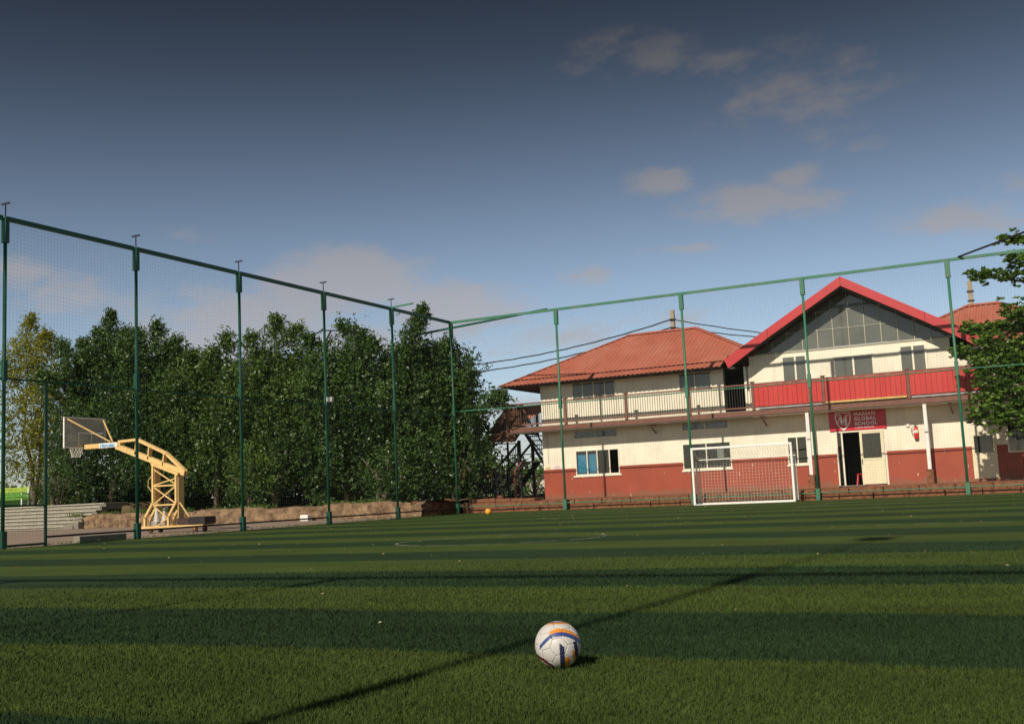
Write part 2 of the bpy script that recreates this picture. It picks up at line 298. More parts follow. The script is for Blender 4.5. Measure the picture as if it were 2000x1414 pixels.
def parts(name, mb, mt, parent, **kw):      # one object per box of the builder
    for k in range(0, len(mb.v), 8): part(name, MB().add(mb.v[k:k+8], [tuple(i-k for i in f) for f in mb.f[k//8*6:k//8*6+6]]), mt, parent, **kw)
def thing(name, loc, label, category, **kw): return link(name, None, loc, None, label=label, category=category, **kw)
def npmesh(name, V, F, mt, var=None, smooth=False):
    """V (n,3); F (m,k) with k verts per face"""
    me = bpy.data.meshes.new(name); V = np.asarray(V, np.float32); F = np.asarray(F, np.int32); k = F.shape[1]
    me.vertices.add(len(V)); me.vertices.foreach_set('co', V.ravel()); me.loops.add(F.size); me.loops.foreach_set('vertex_index', F.ravel())
    me.polygons.add(len(F)); me.polygons.foreach_set('loop_start', np.arange(0, F.size, k, dtype=np.int32))
    me.polygons.foreach_set('loop_total', np.full(len(F), k, np.int32))
    if var is not None:
        a = me.attributes.new('var', 'FLOAT', 'POINT'); a.data.foreach_set('value', np.asarray(var, np.float32))
    me.update(calc_edges=True); me.validate()
    if smooth: me.polygons.foreach_set('use_smooth', [True]*len(me.polygons))
    me.materials.append(M[mt]); return me

def text_mesh(s, size, mt, ext=0.006, spacing=1.0, bold=0.0, shear=0.0):
    c = bpy.data.curves.new('lettering', 'FONT'); c.body = s; c.size = size; c.extrude = ext; c.space_character = spacing; c.offset = bold; c.shear = shear; c.align_x = 'LEFT'
    o = bpy.data.objects.new('tmp', c); COL.objects.link(o); dg = bpy.context.evaluated_depsgraph_get()
    me = bpy.data.meshes.new_from_object(o.evaluated_get(dg)); bpy.data.objects.remove(o); me.materials.clear(); me.materials.append(M[mt]); return me

# ------------------------------------------------------------------ setting: ground
FY = 40.26; LX = -22.84
part('ground', MB().box((-3000, -600, -0.5), (3000, 4000, -0.04)), 'earth', kind='structure')
# turf sheet with a fine grid so it can rise and dip by a few millimetres
part('turf', MB().box((-22.95, -2.6, -0.04), (14, 40.44, 0.0)), 'turf', kind='structure')
part('paved_court', MB().box((-75, 2, -0.04), (-22.96, 37.7, -0.004)), 'paving', kind='structure')
def bank():
    X = np.linspace(-75, -22.9, 120); Y = np.linspace(38.05, 62, 60); V = []; 
    for y in Y:
        for x in X:
            h = 0.52 + 0.06*math.sin(x*1.3)+0.05*math.sin(y*1.7+x*.6)+random.uniform(-.02, .02)
            if x < -42.2: h = 1.14 if y > 40.6 else -.3
            V.append((x, y, h))
    F = [(j*120+i, j*120+i+1, (j+1)*120+i+1, (j+1)*120+i) for j in range(59) for i in range(119)]
    link('planted_bank', npmesh('planted_bank', V, F, 'earth', smooth=True), (0, 0, 0), kind='structure')
bank()
part('yard', MB().box((-22.9, 44.6, -0.04), (8, 70, 0.3)), 'earth', kind='structure')
# markings: thin faded paint, 4 mm sheets
def strip(pts, wd, name='pitch_marking'):
    mb = MB(); L = []; Rr = []
    for i, p in enumerate(pts):
        a = Vector(pts[max(i-1, 0)]); b = Vector(pts[min(i+1, len(pts)-1)]); dd = (b-a).normalized(); nrm = Vector((-dd.y, dd.x)); k = random.uniform(.6, 1.1)
        L.append((p[0]+nrm.x*wd/2*k, p[1]+nrm.y*wd/2*k, 0.004)); Rr.append((p[0]-nrm.x*wd/2*k, p[1]-nrm.y*wd/2*k, 0.004))
    for i in range(len(pts)-1):
        if random.random() < 0.28: continue
        mb.add([L[i], L[i+1], Rr[i+1], Rr[i]], [(0, 3, 2, 1)])
    return part(name, mb, 'line', kind='structure')
strip([(-8.75+1.85*math.cos(t*math.pi/45), 16.85+1.6*math.sin(t*math.pi/45)) for t in range(91)], 0.05)
strip([(-20+0.25*i, 34.03) for i in range(30)], 0.04)
strip([(-3.2+0.2*i, 18.45) for i in range(24)], 0.05)
strip([(-6.75+0.05*i, 31.0+0.28*i) for i in range(9)], 0.07)
strip([(-20+0.35*i, 38.6) for i in range(22)], 0.05)
strip([(-4+0.35*i, 38.6) for i in range(18)], 0.05)

# pile of the artificial turf near the camera
def blades():
    n = 330000
    r = 2.6*(13.5/2.6)**rng.random(n); az = YAW+rng.uniform(-0.52, 0.52, n)
    k_ = rng.random(n) > np.clip((r-7.5)/6.0, 0, 1)**1.2; r = r[k_]; az = az[k_]; n = len(r)
    x = -np.sin(az)*r; y = np.cos(az)*r
    h = rng.uniform(0.010, 0.024, n)*(1+0.02*r); wd = 0.0013*(0.5+r/3.2)
    a = rng.uniform(0, 2*np.pi, n); ln = rng.uniform(0, 0.018, n); la = rng.uniform(0, 2*np.pi, n)
    P = np.stack([x, y, np.zeros(n)], 1); Dx = np.stack([np.cos(a)*wd, np.sin(a)*wd, np.zeros(n)], 1)
    T = P+np.stack([np.cos(la)*ln, np.sin(la)*ln, h], 1)
    V = np.stack([P-Dx, P+Dx, T], 1).reshape(-1, 3); F = np.arange(3*n).reshape(-1, 3)
    o = link('turf_pile', npmesh('turf_pile', V, F, 'blade'), (0, 0, 0), kind='stuff', label='short green artificial grass pile in the foreground', category='grass')
blades()

# ------------------------------------------------------------------ the school building
WY = 44.16; T_ = 0.18
bld = thing('school_building', (-12, 46, 0), 'two-storey cream and brick-red school building with terracotta roofs, a red gable and a balcony', 'building')
SPL = 1.70
OPEN = [  # x0,x1,z0,z1 on the front wall
    (-19.05, -17.01, 1.37, 2.46), (-19.08, -17.02, 2.94, 3.32),
    (-14.19, -12.12, 1.37, 2.46), (-14.17, -12.15, 2.97, 3.34),
    (-9.83, -9.03, 1.37, 2.48),
    (-7.86, -6.12, 0.44, 2.50),
    (-3.02, -2.18, 0.50, 2.14), (-1.8, 0.3, 1.40, 2.46),
    (-19.05, -17.01, 4.60, 5.42), (-14.17, -12.75, 4.60, 5.42), (-12.24, -11.38, 3.62, 5.42), (-11.30, -11.17, 4.45, 5.42),
    (-9.82, -8.80, 4.60, 5.72), (-7.80, -6.24, 4.60, 5.50), (-5.30, -4.30, 4.60, 5.70)]
def facade(x0, x1, z0, z1, ops, y, t):
    """boxes around the openings"""
    mb = MB(); xs = sorted({x0, x1, *[o[0] for o in ops if x0 < o[0] < x1], *[o[1] for o in ops if x0 < o[1] < x1]})
    for a, b in zip(xs[:-1], xs[1:]):
        mid = (a+b)/2; cuts = sorted([(max(o[2], z0), min(o[3], z1)) for o in ops if o[0] < mid < o[1] and o[2] < z1 and o[3] > z0]); z = z0
        for c0, c1 in cuts:
            if c0 > z: mb.box((a, y, z), (b, y+t, c0))
            z = max(z, c1)
        if z < z1: mb.box((a, y, z), (b, y+t, z1))
    return mb
XL, XR = -20.6, 1.6
part('lower_wall', facade(XL, XR, 0.38, SPL, OPEN, WY-0.012, T_), 'dado', bld, label='brick-red painted lower band of the front wall')
part('front_wall', facade(XL, XR, SPL, 5.42, OPEN, WY, T_), 'cream', bld)
part('gable_wall', facade(-11.13, -3.46, 5.42, 5.84, OPEN, WY, T_), 'cream', bld)
parts('side_wall', MB().box((XL, WY+T_, 0.2), (XL+T_, 51.4, 5.42)).box((XR-T_, WY+T_, 0.2), (XR, 51.39, 5.42)), 'cream', bld)
part('back_wall', MB().box((XL, 51.4, 0.2), (XR, 51.6, 5.42)), 'cream', bld)
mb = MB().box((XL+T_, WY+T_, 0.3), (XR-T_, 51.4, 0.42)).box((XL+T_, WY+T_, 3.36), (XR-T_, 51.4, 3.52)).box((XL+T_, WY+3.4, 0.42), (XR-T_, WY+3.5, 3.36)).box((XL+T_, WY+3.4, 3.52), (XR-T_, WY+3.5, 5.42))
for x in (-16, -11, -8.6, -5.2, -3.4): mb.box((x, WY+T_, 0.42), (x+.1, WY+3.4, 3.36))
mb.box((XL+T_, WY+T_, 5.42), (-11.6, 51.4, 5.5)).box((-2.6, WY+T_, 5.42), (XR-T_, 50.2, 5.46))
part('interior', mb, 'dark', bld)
# wall sheet seams: narrow raised cover strips at the sheet joints
mb = MB()
for x in (-20.35, -19.22, -16.5, -11.6, -8.55, -5.6, -3.55): mb.box((x, WY-0.006, SPL+.02), (x+.012, WY+.01, 3.3))
parts('seam_strip', mb, 'cream', bld)

def window(o, bars, style, name='window', fw_=0.045, sill=True, label=None, skip=()):
    x0, x1, z0, z1 = o; y0 = WY-0.03; y1 = WY+0.05; mb = MB()
    mb.box((x0, y0, z0), (x1, y1, z0+fw_)).box((x0, y0, z1-fw_), (x1, y1, z1)).box((x0, y0, z0+fw_), (x0+fw_, y1, z1-fw_)).box((x1-fw_, y0, z0+fw_), (x1, y1, z1-fw_))
    ed = [x0+fw_/2]+list(bars)+[x1-fw_/2]
    for b in bars: mb.box((b-fw_/2, y0, z0+fw_), (b+fw_/2, y1, z1-fw_))
    kw = {'label': label} if label else {}
    f = part(name, mb, 'frame', bld, loc=((x0+x1)/2, WY, (z0+z1)/2), bevel=0.004, **kw)
    for i in range(len(ed)-1):
        if i in skip: continue
        part('pane', MB().box((ed[i]+fw_/2, WY-0.004+0.004*i, z0+fw_), (ed[i+1]-fw_/2, WY+0.004+0.004*i, z1-fw_)), style, f)
    return f
w1 = window(OPEN[0], (-18.50, -18.03, -17.46), 'glass', label='ground floor window with a blue board inside its left half', skip=(3,))
window(OPEN[1], (-18.06,), 'glass', name='vent_window')
window(OPEN[2], (-13.16,), 'glass'); window(OPEN[3], (-13.15,), 'glass', name='vent_window')
window(OPEN[4], (-9.44,), 'glass')
window(OPEN[7], (-0.8,), 'glass')
for o, b in ((OPEN[8], (-18.55, -18.03, -17.5)), (OPEN[9], (-13.46,)), (OPEN[12], (-9.27,)), (OPEN[13], (-7.02,)), (OPEN[14], (-4.80,))):
    window(o, b, 'greyglass', fw_=0.07 if o in OPEN[12:] else 0.04)
window(OPEN[11], (), 'glass', fw_=0.02, name='side_light')
parts('sill', MB().box((-19.16, WY-.06, 1.30), (-16.93, WY-.013, 1.37)).box((-14.24, WY-.06, 1.30), (-12.08, WY-.013, 1.37)).box((-9.88, WY-.06, 1.30), (-8.98, WY-.013, 1.37)), 'frame', bld)
# louvre slats in the two vent windows
for (x0, x1, z0, z1) in (OPEN[1], OPEN[3]):
    for k in range(3): part('louvre_slat', MB().beam((x0+.05, WY+.09, z0+.1+.1*k), (x1-.05, WY+.09, z0+.1+.1*k), .05, .01, (0, 1, 1)), 'greystrip', bld, loc=((x0+x1)/2, WY, z0))
# things inside the windows
part('blue_board', MB().box((-19.02, WY+.13, 1.38), (-18.14, WY+.17, 2.27)), 'bluepanel', None, label='tall blue board standing inside the left ground floor window', category='board')
part('notice_sheet', MB().box((-12.75, WY+.12, 1.80), (-12.42, WY+.125, 2.25)), 'greystrip', None, label='grey paper sheet hanging inside the window behind the goal', category='paper')
# upper doorway leaf left open, dark passage
part('door_frame', MB().box((-12.28, WY-.02, 3.60), (-12.24, WY+.1, 5.46)).box((-11.38, WY-.03, 3.60), (-11.30, WY+.1, 5.46)).box((-11.17, WY-.03, 3.60), (-11.10, WY+.1, 5.46)), 'frame', bld)
# main entrance
df = part('door_frame', MB().box((-7.92, WY-.03, .42), (-7.86, WY+.08, 2.56)).box((-6.12, WY-.03, .42), (-6.05, WY+.08, 2.56)).box((-7.86, WY-.03, 2.50), (-6.12, WY+.08, 2.56)).box((-7.72, WY-.02, .44), (-7.66, WY+.05, 2.50)), 'frame', bld, loc=(-7, WY, .42), bevel=.004)
dl = part('door', MB().box((-7.02, WY-.045, .47), (-6.93, WY+.0, 2.49)).box((-6.24, WY-.045, .47), (-6.13, WY, 2.49)).box((-6.93, WY-.045, 1.40), (-6.24, WY, 1.47)).box((-6.93, WY-.045, 2.42), (-6.24, WY, 2.49)).box((-6.93, WY-.03, .47), (-6.24, WY-.01, 1.40)), 'doorpanel', bld, loc=(-6.6, WY, .47), label='cream entrance door leaf with a glazed upper half, closed')
part('pane', MB().box((-6.93, WY-.03, 1.47), (-6.24, WY-.022, 2.42)), 'glass', dl)
part('handle', MB().box((-6.99, WY-.085, 1.25), (-6.965, WY-.045, 1.45)), 'black', dl)
part('pane', MB().box((-7.86, WY+.0, .47), (-7.72, WY+.008, 2.49)), 'glass', df)
d3 = part('door', MB().box((-3.02, WY-.045, .50), (-2.93, WY, 2.14)).box((-2.28, WY-.045, .50), (-2.18, WY, 2.14)).box((-2.93, WY-.045, .50), (-2.28, WY, 1.44)).box((-2.93, WY-.045, 2.08), (-2.28, WY, 2.14)), 'doorpanel', bld, loc=(-2.6, WY, .5), label='cream door with a dark upper pane at the right end, shaded by the tree')
part('pane', MB().box((-2.93, WY-.03, 1.44), (-2.28, WY-.022, 2.08)), 'glass', d3)
# gable glazing: panes cut by the slope
GX = -7.1; GZ = 8.42; GS = 2.75/4.7
def roofz(x): return GZ-0.30-abs(x-GX)*GS
gf = MB(); cols = [GX+0.606*k for k in range(-6, 7)]; rows = [5.90, 6.62, 7.35, 8.1]
for x in cols:
    if roofz(x) > 5.95: gf.box((x-.013, WY-.03, 5.88), (x+.013, WY+.04, roofz(x)))
for z in rows[:3]:
    hw = (GZ-.30-z)/GS
    if z == 5.90: gf.box((GX-hw, WY-.04, 5.84), (GX+hw, WY+.05, 5.90))
    else: gf.box((GX-hw, WY-.025, z-.01), (GX+hw, WY+.035, z+.01))
gfo = part('gable_window', gf, 'gableframe', bld, loc=(GX, WY, 5.9))
for a, b in zip(cols[:-1], cols[1:]):
    for z0, z1 in zip(rows[:-1], rows[1:]):
        a2, b2 = a+.013, b-.013; lo = z0+.012; hi = z1-.012
        ta, tb = min(hi, roofz(a2)), min(hi, roofz(b2))
        if max(ta, tb) < lo+.05: continue
        poly = []
        if ta > lo: poly += [(a2, lo)]
        else: xc = GX-(GZ-.30-lo)/GS; poly += [(xc, lo)]
        if tb > lo: poly += [(b2, lo), (b2, tb)]
        else: xc = GX+(GZ-.30-lo)/GS; poly += [(xc, lo)]
        for s in (1, -1):       # where the slope crosses the top of the pane
            xc = GX+s*(GZ-.30-hi)/GS
            if a2 < xc < b2 and ta != tb: poly += [(xc, hi)]
        if ta > lo: poly += [(a2, ta)]
        dy = random.uniform(-.004, .004)
        part('pane', MB().prism([(x, WY+dy, z) for x, z in poly], (0, .006, 0)), 'greyglass', gfo)
# hip roofs with trapezoid corrugation
def slope(e0, e1, run, rise, hip0, hip1, name, mt='roof', per=0.20, amp=0.028, parent=None, lbl=None, cut=None):
    """eaves line e0->e1; ribs climb at right angles (to the left of e0->e1 seen from above) over run with rise; hips cut the ends"""
    e0 = Vector(e0); e1 = Vector(e1); A = (e1-e0); L = A.length; A.normalize(); B = Vector((-A.y, A.x, 0)); n = int(L/per); V = []; F = []
    prof = [(0, 0), (.35, 0), (.5, 1), (.85, 1)]
    us = [((i+p)*L/n, h*amp) for i in range(n) for p, h in prof]+[(L, 0)]
    for u, h in us:
        ln = min(run, u if hip0 else run, (L-u) if hip1 else run)
        p = e0+A*u+Vector((0, 0, h)); q = p+B*ln+Vector((0, 0, rise*ln/run))
        if cut and cut(u): st_ = min(1.0, ln); p = p+B*st_+Vector((0, 0, rise*st_/run))
        V += [p, q]
    for i in range(len(us)-1): F.append((2*i, 2*i+2, 2*i+3, 2*i+1))
    V2 = [v-Vector((0, 0, .008)) for v in V]; k = len(V)
    F += [tuple(j+k for j in f[::-1]) for f in F]
    kw = {'label': lbl} if lbl else {}
    return part(name, MB().add(V+V2, F), mt, parent or bld, **kw)
EZ = 5.45; RUN = 4.6; RISE = 2.33
for x0, x1, RUN, RISE in ((-22.2, -9.75, 4.6, 2.33), (-6.6, 1.95, 3.7, 1.87)):
    YB = 43.2+2*RUN; YM = 43.2+RUN
    left = x0 < -12
    slope((x0, 43.2, EZ), (x1, 43.2, EZ), RUN, RISE, True, True, 'roof_slope', cut=(lambda u: u > 10.2) if left else (lambda u: u < 4.35))
    slope((x1, YB, EZ), (x0, YB, EZ), RUN, RISE, True, True, 'roof_slope')
    def side(e0, e1, hide):      # side slope; where it meets the gable it starts behind the gable wall
        if not hide: slope(e0, e1, RUN, RISE, True, True, 'roof_slope'); return
        e0 = Vector(e0); e1 = Vector(e1); A = (e1-e0).normalized(); B = Vector((-A.y, A.x, 0)); near = e0 if e0.y < e1.y else e1; far = e1 if e0.y < e1.y else e0; up3 = Vector((0, 0, 1))
        P = [near+Vector((0, 1.0, 0)), near+Vector((0, 1.0, 0))+B*1.0+up3*(RISE/RUN), near+(Vector((0, RUN, 0)))+B*RUN+up3*RISE, far]
        part('roof_slope', MB().prism(P, (0, 0, -.02)), 'roof', bld)
    side((x0, YB, EZ), (x0, 43.2, EZ), not left)
    side((x1, 43.2, EZ), (x1, YB, EZ), left)
    ra = Vector((x0+RUN, YM, EZ+RISE+.03)); rb = Vector((x1-RUN, YM, EZ+RISE+.03))
    def cap(p, q): return MB().prism([Vector(p)+Vector(v) for v in ((-.16, -.0, -.05), (0, 0, .04), (.16, 0, -.05), (0, 0, .01))] if abs((q-p).x) < 1e-3 else [Vector(p)+Vector(v) for v in ((0, -.17, -.05), (0, 0, .05), (0, .17, -.05), (0, 0, .02))], q-p)
    part('ridge_cap', cap(ra, rb), 'roof', bld)
    for (c, r) in (((x0, 43.2), ra), ((x0, YB), ra), ((x1, 43.2), rb), ((x1, YB), rb)):
        c3 = Vector((c[0], c[1], EZ+.03)); hid = (c[1] < 44) and ((left and c[0] == x1) or (not left and c[0] == x0))
        if hid: c3 = c3.lerp(r, 1.05/RUN)
        part('hip_cap', MB().beam(c3, r, .24, .035), 'roof', bld)
    parts('eaves_beam', MB().box((x0+.15 if left else -2.2, 43.32, EZ-.06), (-12.05 if left else x1-.15, 43.36, EZ+.03)).box(((x0 if left else x1)+.12, 43.36, EZ-.06), ((x0 if left else x1)+.16, YB-.2, EZ+.03)), 'soffit', bld)
    mb = MB()
    x = x0+.6 if left else -2.1
    while x < (-12.1 if left else x1-.3): mb.box((x, 43.37, EZ-.03), (x+.05, 44.1, EZ+.05)); x += .9
    part('rafter', mb, 'soffit', bld, kind='stuff')
# gable roof
gy0, gy1 = 43.12, 54.0
GL, GR = GX-4.70, GX+4.70
ez = GZ-2.75
slope((GR, gy0, ez), (GR, gy1, ez), 4.7, 2.75, False, False, 'roof_slope')
slope((GL, gy1, ez), (GL, gy0, ez), 4.7, 2.75, False, False, 'roof_slope')
part('roof_lining', MB().prism([(GL+.2, gy0+.06, ez-.03+.2*GS), (GX, gy0+.06, GZ-.035), (GR-.2, gy0+.06, ez-.03+.2*GS), (GR-.2, gy0+.06, ez-.07+.2*GS), (GX, gy0+.06, GZ-.09), (GL+.2, gy0+.06, ez-.07+.2*GS)], (0, 1.3, 0)), 'soffit', bld)
# verge fascia in sheet lengths, with folded seams between
FD = 0.37
def fz(x): return GZ+.07-abs(x-GX)*GS
for s in (-1, 1):
    cuts = [0, 2.95, 4.78]
    for a, b in zip(cuts[:-1], cuts[1:]):
        xa, xb = GX+s*(a+.006), GX+s*(b-.006)
        poly = [(xa, gy0-.03, fz(xa)), (xb, gy0-.03, fz(xb)), (xb-(s*.16 if b == cuts[-1] else 0), gy0-.03, fz(xb)-FD), (xa, gy0-.03, fz(xa)-FD)]
        part('fascia', MB().prism(poly, (0, .03, 0)).prism([(xa, gy0, fz(xa)), (xb, gy0, fz(xb)), (xb, gy0, fz(xb)-.03), (xa, gy0, fz(xa)-.03)], (0, .25, 0)), 'fascia', bld, label='bright red gable fascia sheet')
mb = MB()
for k in range(1, 6):          # brackets under the verge
    for s in (-1, 1):
        x = GX+s*k*.8; mb.box((x-.025, gy0+.03, roofz(x)+.05), (x+.025, WY, roofz(x)+.13))
part('verge_bracket', mb, 'soffit', bld, kind='stuff')
parts('verge_rail', MB().beam((GL+.3, gy0+.12, fz(GL+.3)-.40), (GX, gy0+.12, fz(GX)-.42), .04, .05).beam((GX, gy0+.12, fz(GX)-.42), (GR-.3, gy0+.12, fz(GR-.3)-.40), .04, .05), 'soffit', bld)
# small things on the walls
parts('conduit', MB().box((-15.67, WY-.02, 5.05), (-15.65, WY-.001, 5.42)).box((-15.76, WY-.05, 4.99), (-15.55, WY-.001, 5.05)), 'frame', bld)
part('conduit', MB().box((-20.36, WY-.02, 1.95), (-20.34, WY-.001, 3.2)), 'greystrip', bld)
part('door_step', MB().box((-7.95, WY-.28, .42), (-6.9, WY-.02, .455)), 'concrete', bld)

# balcony
BY = 43.1
bal = part('balcony', MB().box((-21.8, BY+.04, 3.50), (-2.3, WY-.014, 3.58)).box((-21.8, WY-.013, 3.50), (-20.62, 46.4, 3.58)), 'concrete', bld, loc=(-12, BY, 3.5))
part('fascia_beam', MB().box((-21.86, BY-.02, 3.37), (-2.25, BY+.04, 3.56)).box((-21.86, BY+.04, 3.37), (-21.80, 46.4, 3.56)), 'brown', bal, bevel=.005)
part('soffit_board', MB().box((-21.8, BY+.05, 3.325), (-2.3, BY+.12, 3.49)).box((-11, BY+.13, 3.33), (-2.3, WY-.02, 3.40)), 'cream', bal)
mb = MB()
x = -21.4
while x < -2.5: mb.box((x, BY+.13, 3.41), (x+.05, WY-.02, 3.495)); x += 0.9
part('joist', mb, 'soffit', bal, kind='stuff')
PX = [-21.78, -18.95, -16.17, -13.42, -10.80, -8.05, -4.94, -2.35]
postm = MB().box((-.055, -.055, 0), (.055, .055, 1.10)).box((-.085, -.085, 1.10), (.085, .085, 1.15)).mesh('post', 'brown', (0, 0, 0), bevel=.006)
for x in PX: link('post', postm, (x, BY, 3.56), bal)
for y in (44.6, 46.2): link('post', postm, (-21.78, y, 3.56), bal)
for a, b in zip(PX[:-1], PX[1:]):
    part('handrail', MB().box((a+.057, BY-.045, 4.57), (b-.057, BY+.045, 4.63)), 'brown', bal, loc=((a+b)/2, BY, 4.6), bevel=.006)
    part('bottom_rail', MB().box((a+.057, BY-.02, 3.66), (b-.057, BY+.02, 3.72)), 'brown', bal, loc=((a+b)/2, BY, 3.7))
part('handrail', MB().box((-21.82, BY+.06, 4.57), (-21.74, 46.2, 4.63)), 'brown', bal); part('bottom_rail', MB().box((-21.8, BY+.06, 3.66), (-21.76, 46.2, 3.72)), 'brown', bal)
part('mid_rail', MB().box((-21.72, BY-.012, 4.50), (-10.86, BY+.012, 4.53)), 'black', bal)
bam = MB().box((-.008, -.008, 0), (.008, .008, .85)).mesh('baluster', 'black')
for a, b in zip(PX[:4], PX[1:5]):
    n = int(round((b-a)/.105))
    for i in range(1, n): link('baluster', bam, (a+(b-a)*i/n, BY, 3.72), bal)
for i in range(1, 29): link('baluster', bam, (-21.78, BY+.1*i+.03, 3.72), bal)
parts('plank_backing', MB().box((-10.74, BY-.018, 3.69), (-8.11, BY-.008, 4.56)).box((-7.99, BY-.018, 3.69), (-5.0, BY-.008, 4.56)).box((-4.88, BY-.018, 3.69), (-2.41, BY-.008, 4.56)), 'brown', bal)
plm = MB().box((-.088, -.012, 0), (.088, .012, .86)).mesh('plank', 'redplank', bevel=.004)
for a, b in zip(PX[4:7], PX[5:8]):
    n = int((b-a-.12)/.185); s = (b-a-.12)/n
    for i in range(n):
        o = link('plank', plm, (a+.06+s*(i+.5), BY-.035+random.uniform(-.006, .006), 3.70+random.uniform(-.006, .006)), bal); o.rotation_euler = (random.uniform(-.008, .008), random.uniform(-.006, .006), random.uniform(-.05, .05)); o.scale.x = s/.185
part('edge_strip', MB().box((-10.65, BY-.06, 3.60), (-8.12, BY-.03, 3.65)), 'greystrip', bal, label='grey strip below the red planks'); part('edge_strip', MB().box((-4.85, BY-.06, 3.60), (-2.5, BY-.03, 3.65)), 'greystrip', bal)
part('edge_strip', MB().box((-7.98, BY-.065, 3.63), (-5.02, BY-.03, 3.70)), 'yellowstrip', bal, label='yellow strip below the middle red planks')
for x in (-15.3, -10.6, -3.6): part('bracket', MB().beam((x, BY+.15, 3.36), (x+.02, WY-.03, 2.98), .05).box((x-.03, BY+.1, 3.30), (x+.03, WY-.02, 3.34)), 'brown', bal)
part('end_panel', MB().box((-2.33, BY+.06, 3.66), (-2.30, WY-.02, 4.55)), 'redplank', bal)
for x in (-8.76, -4.45):
    c = part('column', MB().box((x-.065, BY+.02, .93), (x+.065, BY+.15, 3.325)), 'white', bld, loc=(x, BY+.08, .42), bevel=.006)
    part('column_foot', MB().box((x-.12, BY-.04, .40), (x+.12, BY+.21, .93)), 'laterite', c, bevel=.012)

# terrace edge: laterite blocks in courses
ter = thing('stone_terrace', (-10, 42, 0), 'low red laterite stone terrace running under the school front', 'terrace')
part('slab', MB().box((-20.4, 40.80, 0.0), (7, WY-.02, .40)).box((-22.9, 40.80, 0), (-20.4, 44.6, .40)), 'laterite', ter)
bms = [MB().box((0, 0, 0), (1, .30, 1)).mesh('block', 'laterite', bevel=0.012) for _ in range(1)]
x = -22.7
while x < 6:
    for z0, h in ((0, .19), (.195, .19)):
        xx = x+(.0 if z0 == 0 else .35)
        o = link('block', bms[0], (xx, 40.48+random.uniform(0, .02)+(.03 if z0 else 0), z0), ter); o.scale = (1.17+random.uniform(-.03, .0), 1, h)
    x += 1.185
ter2 = thing('stepped_stone_block', (-21.5, 41.5, .4), 'raised orange-brown laterite course at the foot of the outside stairs', 'stone step')
for k, (a, b) in enumerate(((-22.7, -21.45), (-21.44, -20.72), (-20.71, -19.6))):
    part('block', MB().box((a, 41.0, .405), (b-.015, 41.8, .56-.02*k)), 'laterite', ter2, bevel=.015)
for i, (x, s, lab) in enumerate(((-23.05, .23, 'left squat laterite stone standing by the foot of the stairs'), (-22.72, .2, 'middle small laterite stone standing by the foot of the stairs'), (-22.32, .27, 'right tallest laterite stone standing by the foot of the stairs'))):
    mb = MB().lathe([(0, 0), (s*.55, 0), (s*.62, s*.3), (s*.60, s*.8), (s*.5, s), (0, s)], 9, (x, 43.1, .40))
    o = part('laterite_stone', mb, 'laterite', None, (x, 43.1, .4), label=lab, category='stone', group='stones by the outside stairs')

# sign
sg = thing('school_sign', (-7.05, WY-.03, 2.95), 'crimson sign board with silver shield and school name over the entrance', 'sign')
part('board', MB().box((-8.12, WY-.06, 2.575), (-5.98, WY-.015, 3.32)), 'sign', sg, bevel=.005)
for s, z, sz in (('MARIAN', 3.13, .185), ('GLOBAL', 2.945, .185), ('SCHOOL', 2.755, .185)):
    me = text_mesh(s, sz, 'signprint', .004, 1.22, .006); o = link('lettering', me, (-7.15, WY-.068, z), sg); o.rotation_euler = (math.pi/2, 0, 0)
me = text_mesh('A GLOBAL EDUCATION', .052, 'signprint', .003, 1.35, .003); o = link('lettering', me, (-7.15, WY-.066, 2.655), sg); o.rotation_euler = (math.pi/2, 0, 0)
def shield(s):
    pts = [(-1, .95), (-.6, 1.0), (0, 1.04), (.6, 1.0), (1, .95), (1.0, .3), (.85, -.3), (.5, -.8), (0, -1.12), (-.5, -.8), (-.85, -.3), (-1.0, .3)]
    return [(x*s*.30, z*s*.335) for x, z in pts]
mb = MB(); o_, i_ = shield(1.0), shield(.85); n = len(o_); cx0, cz0 = -7.58, 2.965
vs = [(cx0+x, WY-.075, cz0+z) for x, z in o_]+[(cx0+x, WY-.075, cz0+z) for x, z in i_]+[(cx0+x, WY-.06, cz0+z) for x, z in o_]+[(cx0+x, WY-.06, cz0+z) for x, z in i_]
fs = []
for i in range(n):
    j = (i+1) % n; fs += [(i, j, n+j, n+i), (i, 2*n+i, 2*n+j, j), (n+i, n+j, 3*n+j, 3*n+i)]
mb.add(vs, fs); part('shield_emblem', mb, 'signprint', sg)
mb = MB()
for (x0, z0, x1, z1, wd) in ((-.21, -.10, -.10, .20, .03), (-.10, .22, -.04, -.17, .085), (-.04, -.17, .10, .22, .035), (.10, .22, .10, -.20, .085), (.15, .22, .22, .22, .03), (-.25, .24, -.07, .24, .03)):
    mb.prism([(cx0+x0-wd/2, WY-.074, cz0+z0), (cx0+x0+wd/2, WY-.074, cz0+z0), (cx0+x1+wd/2, WY-.074, cz0+z1+.001), (cx0+x1-wd/2, WY-.074, cz0+z1+.001)] if z0 != z1 else [(cx0+x0, WY-.074, cz0+z0), (cx0+x1, WY-.074, cz0+z0), (cx0+x1, WY-.074, cz0+z0-wd), (cx0+x0, WY-.074, cz0+z0-wd)], (0, .012, 0))
part('letter_emblem', mb, 'signprint', sg)
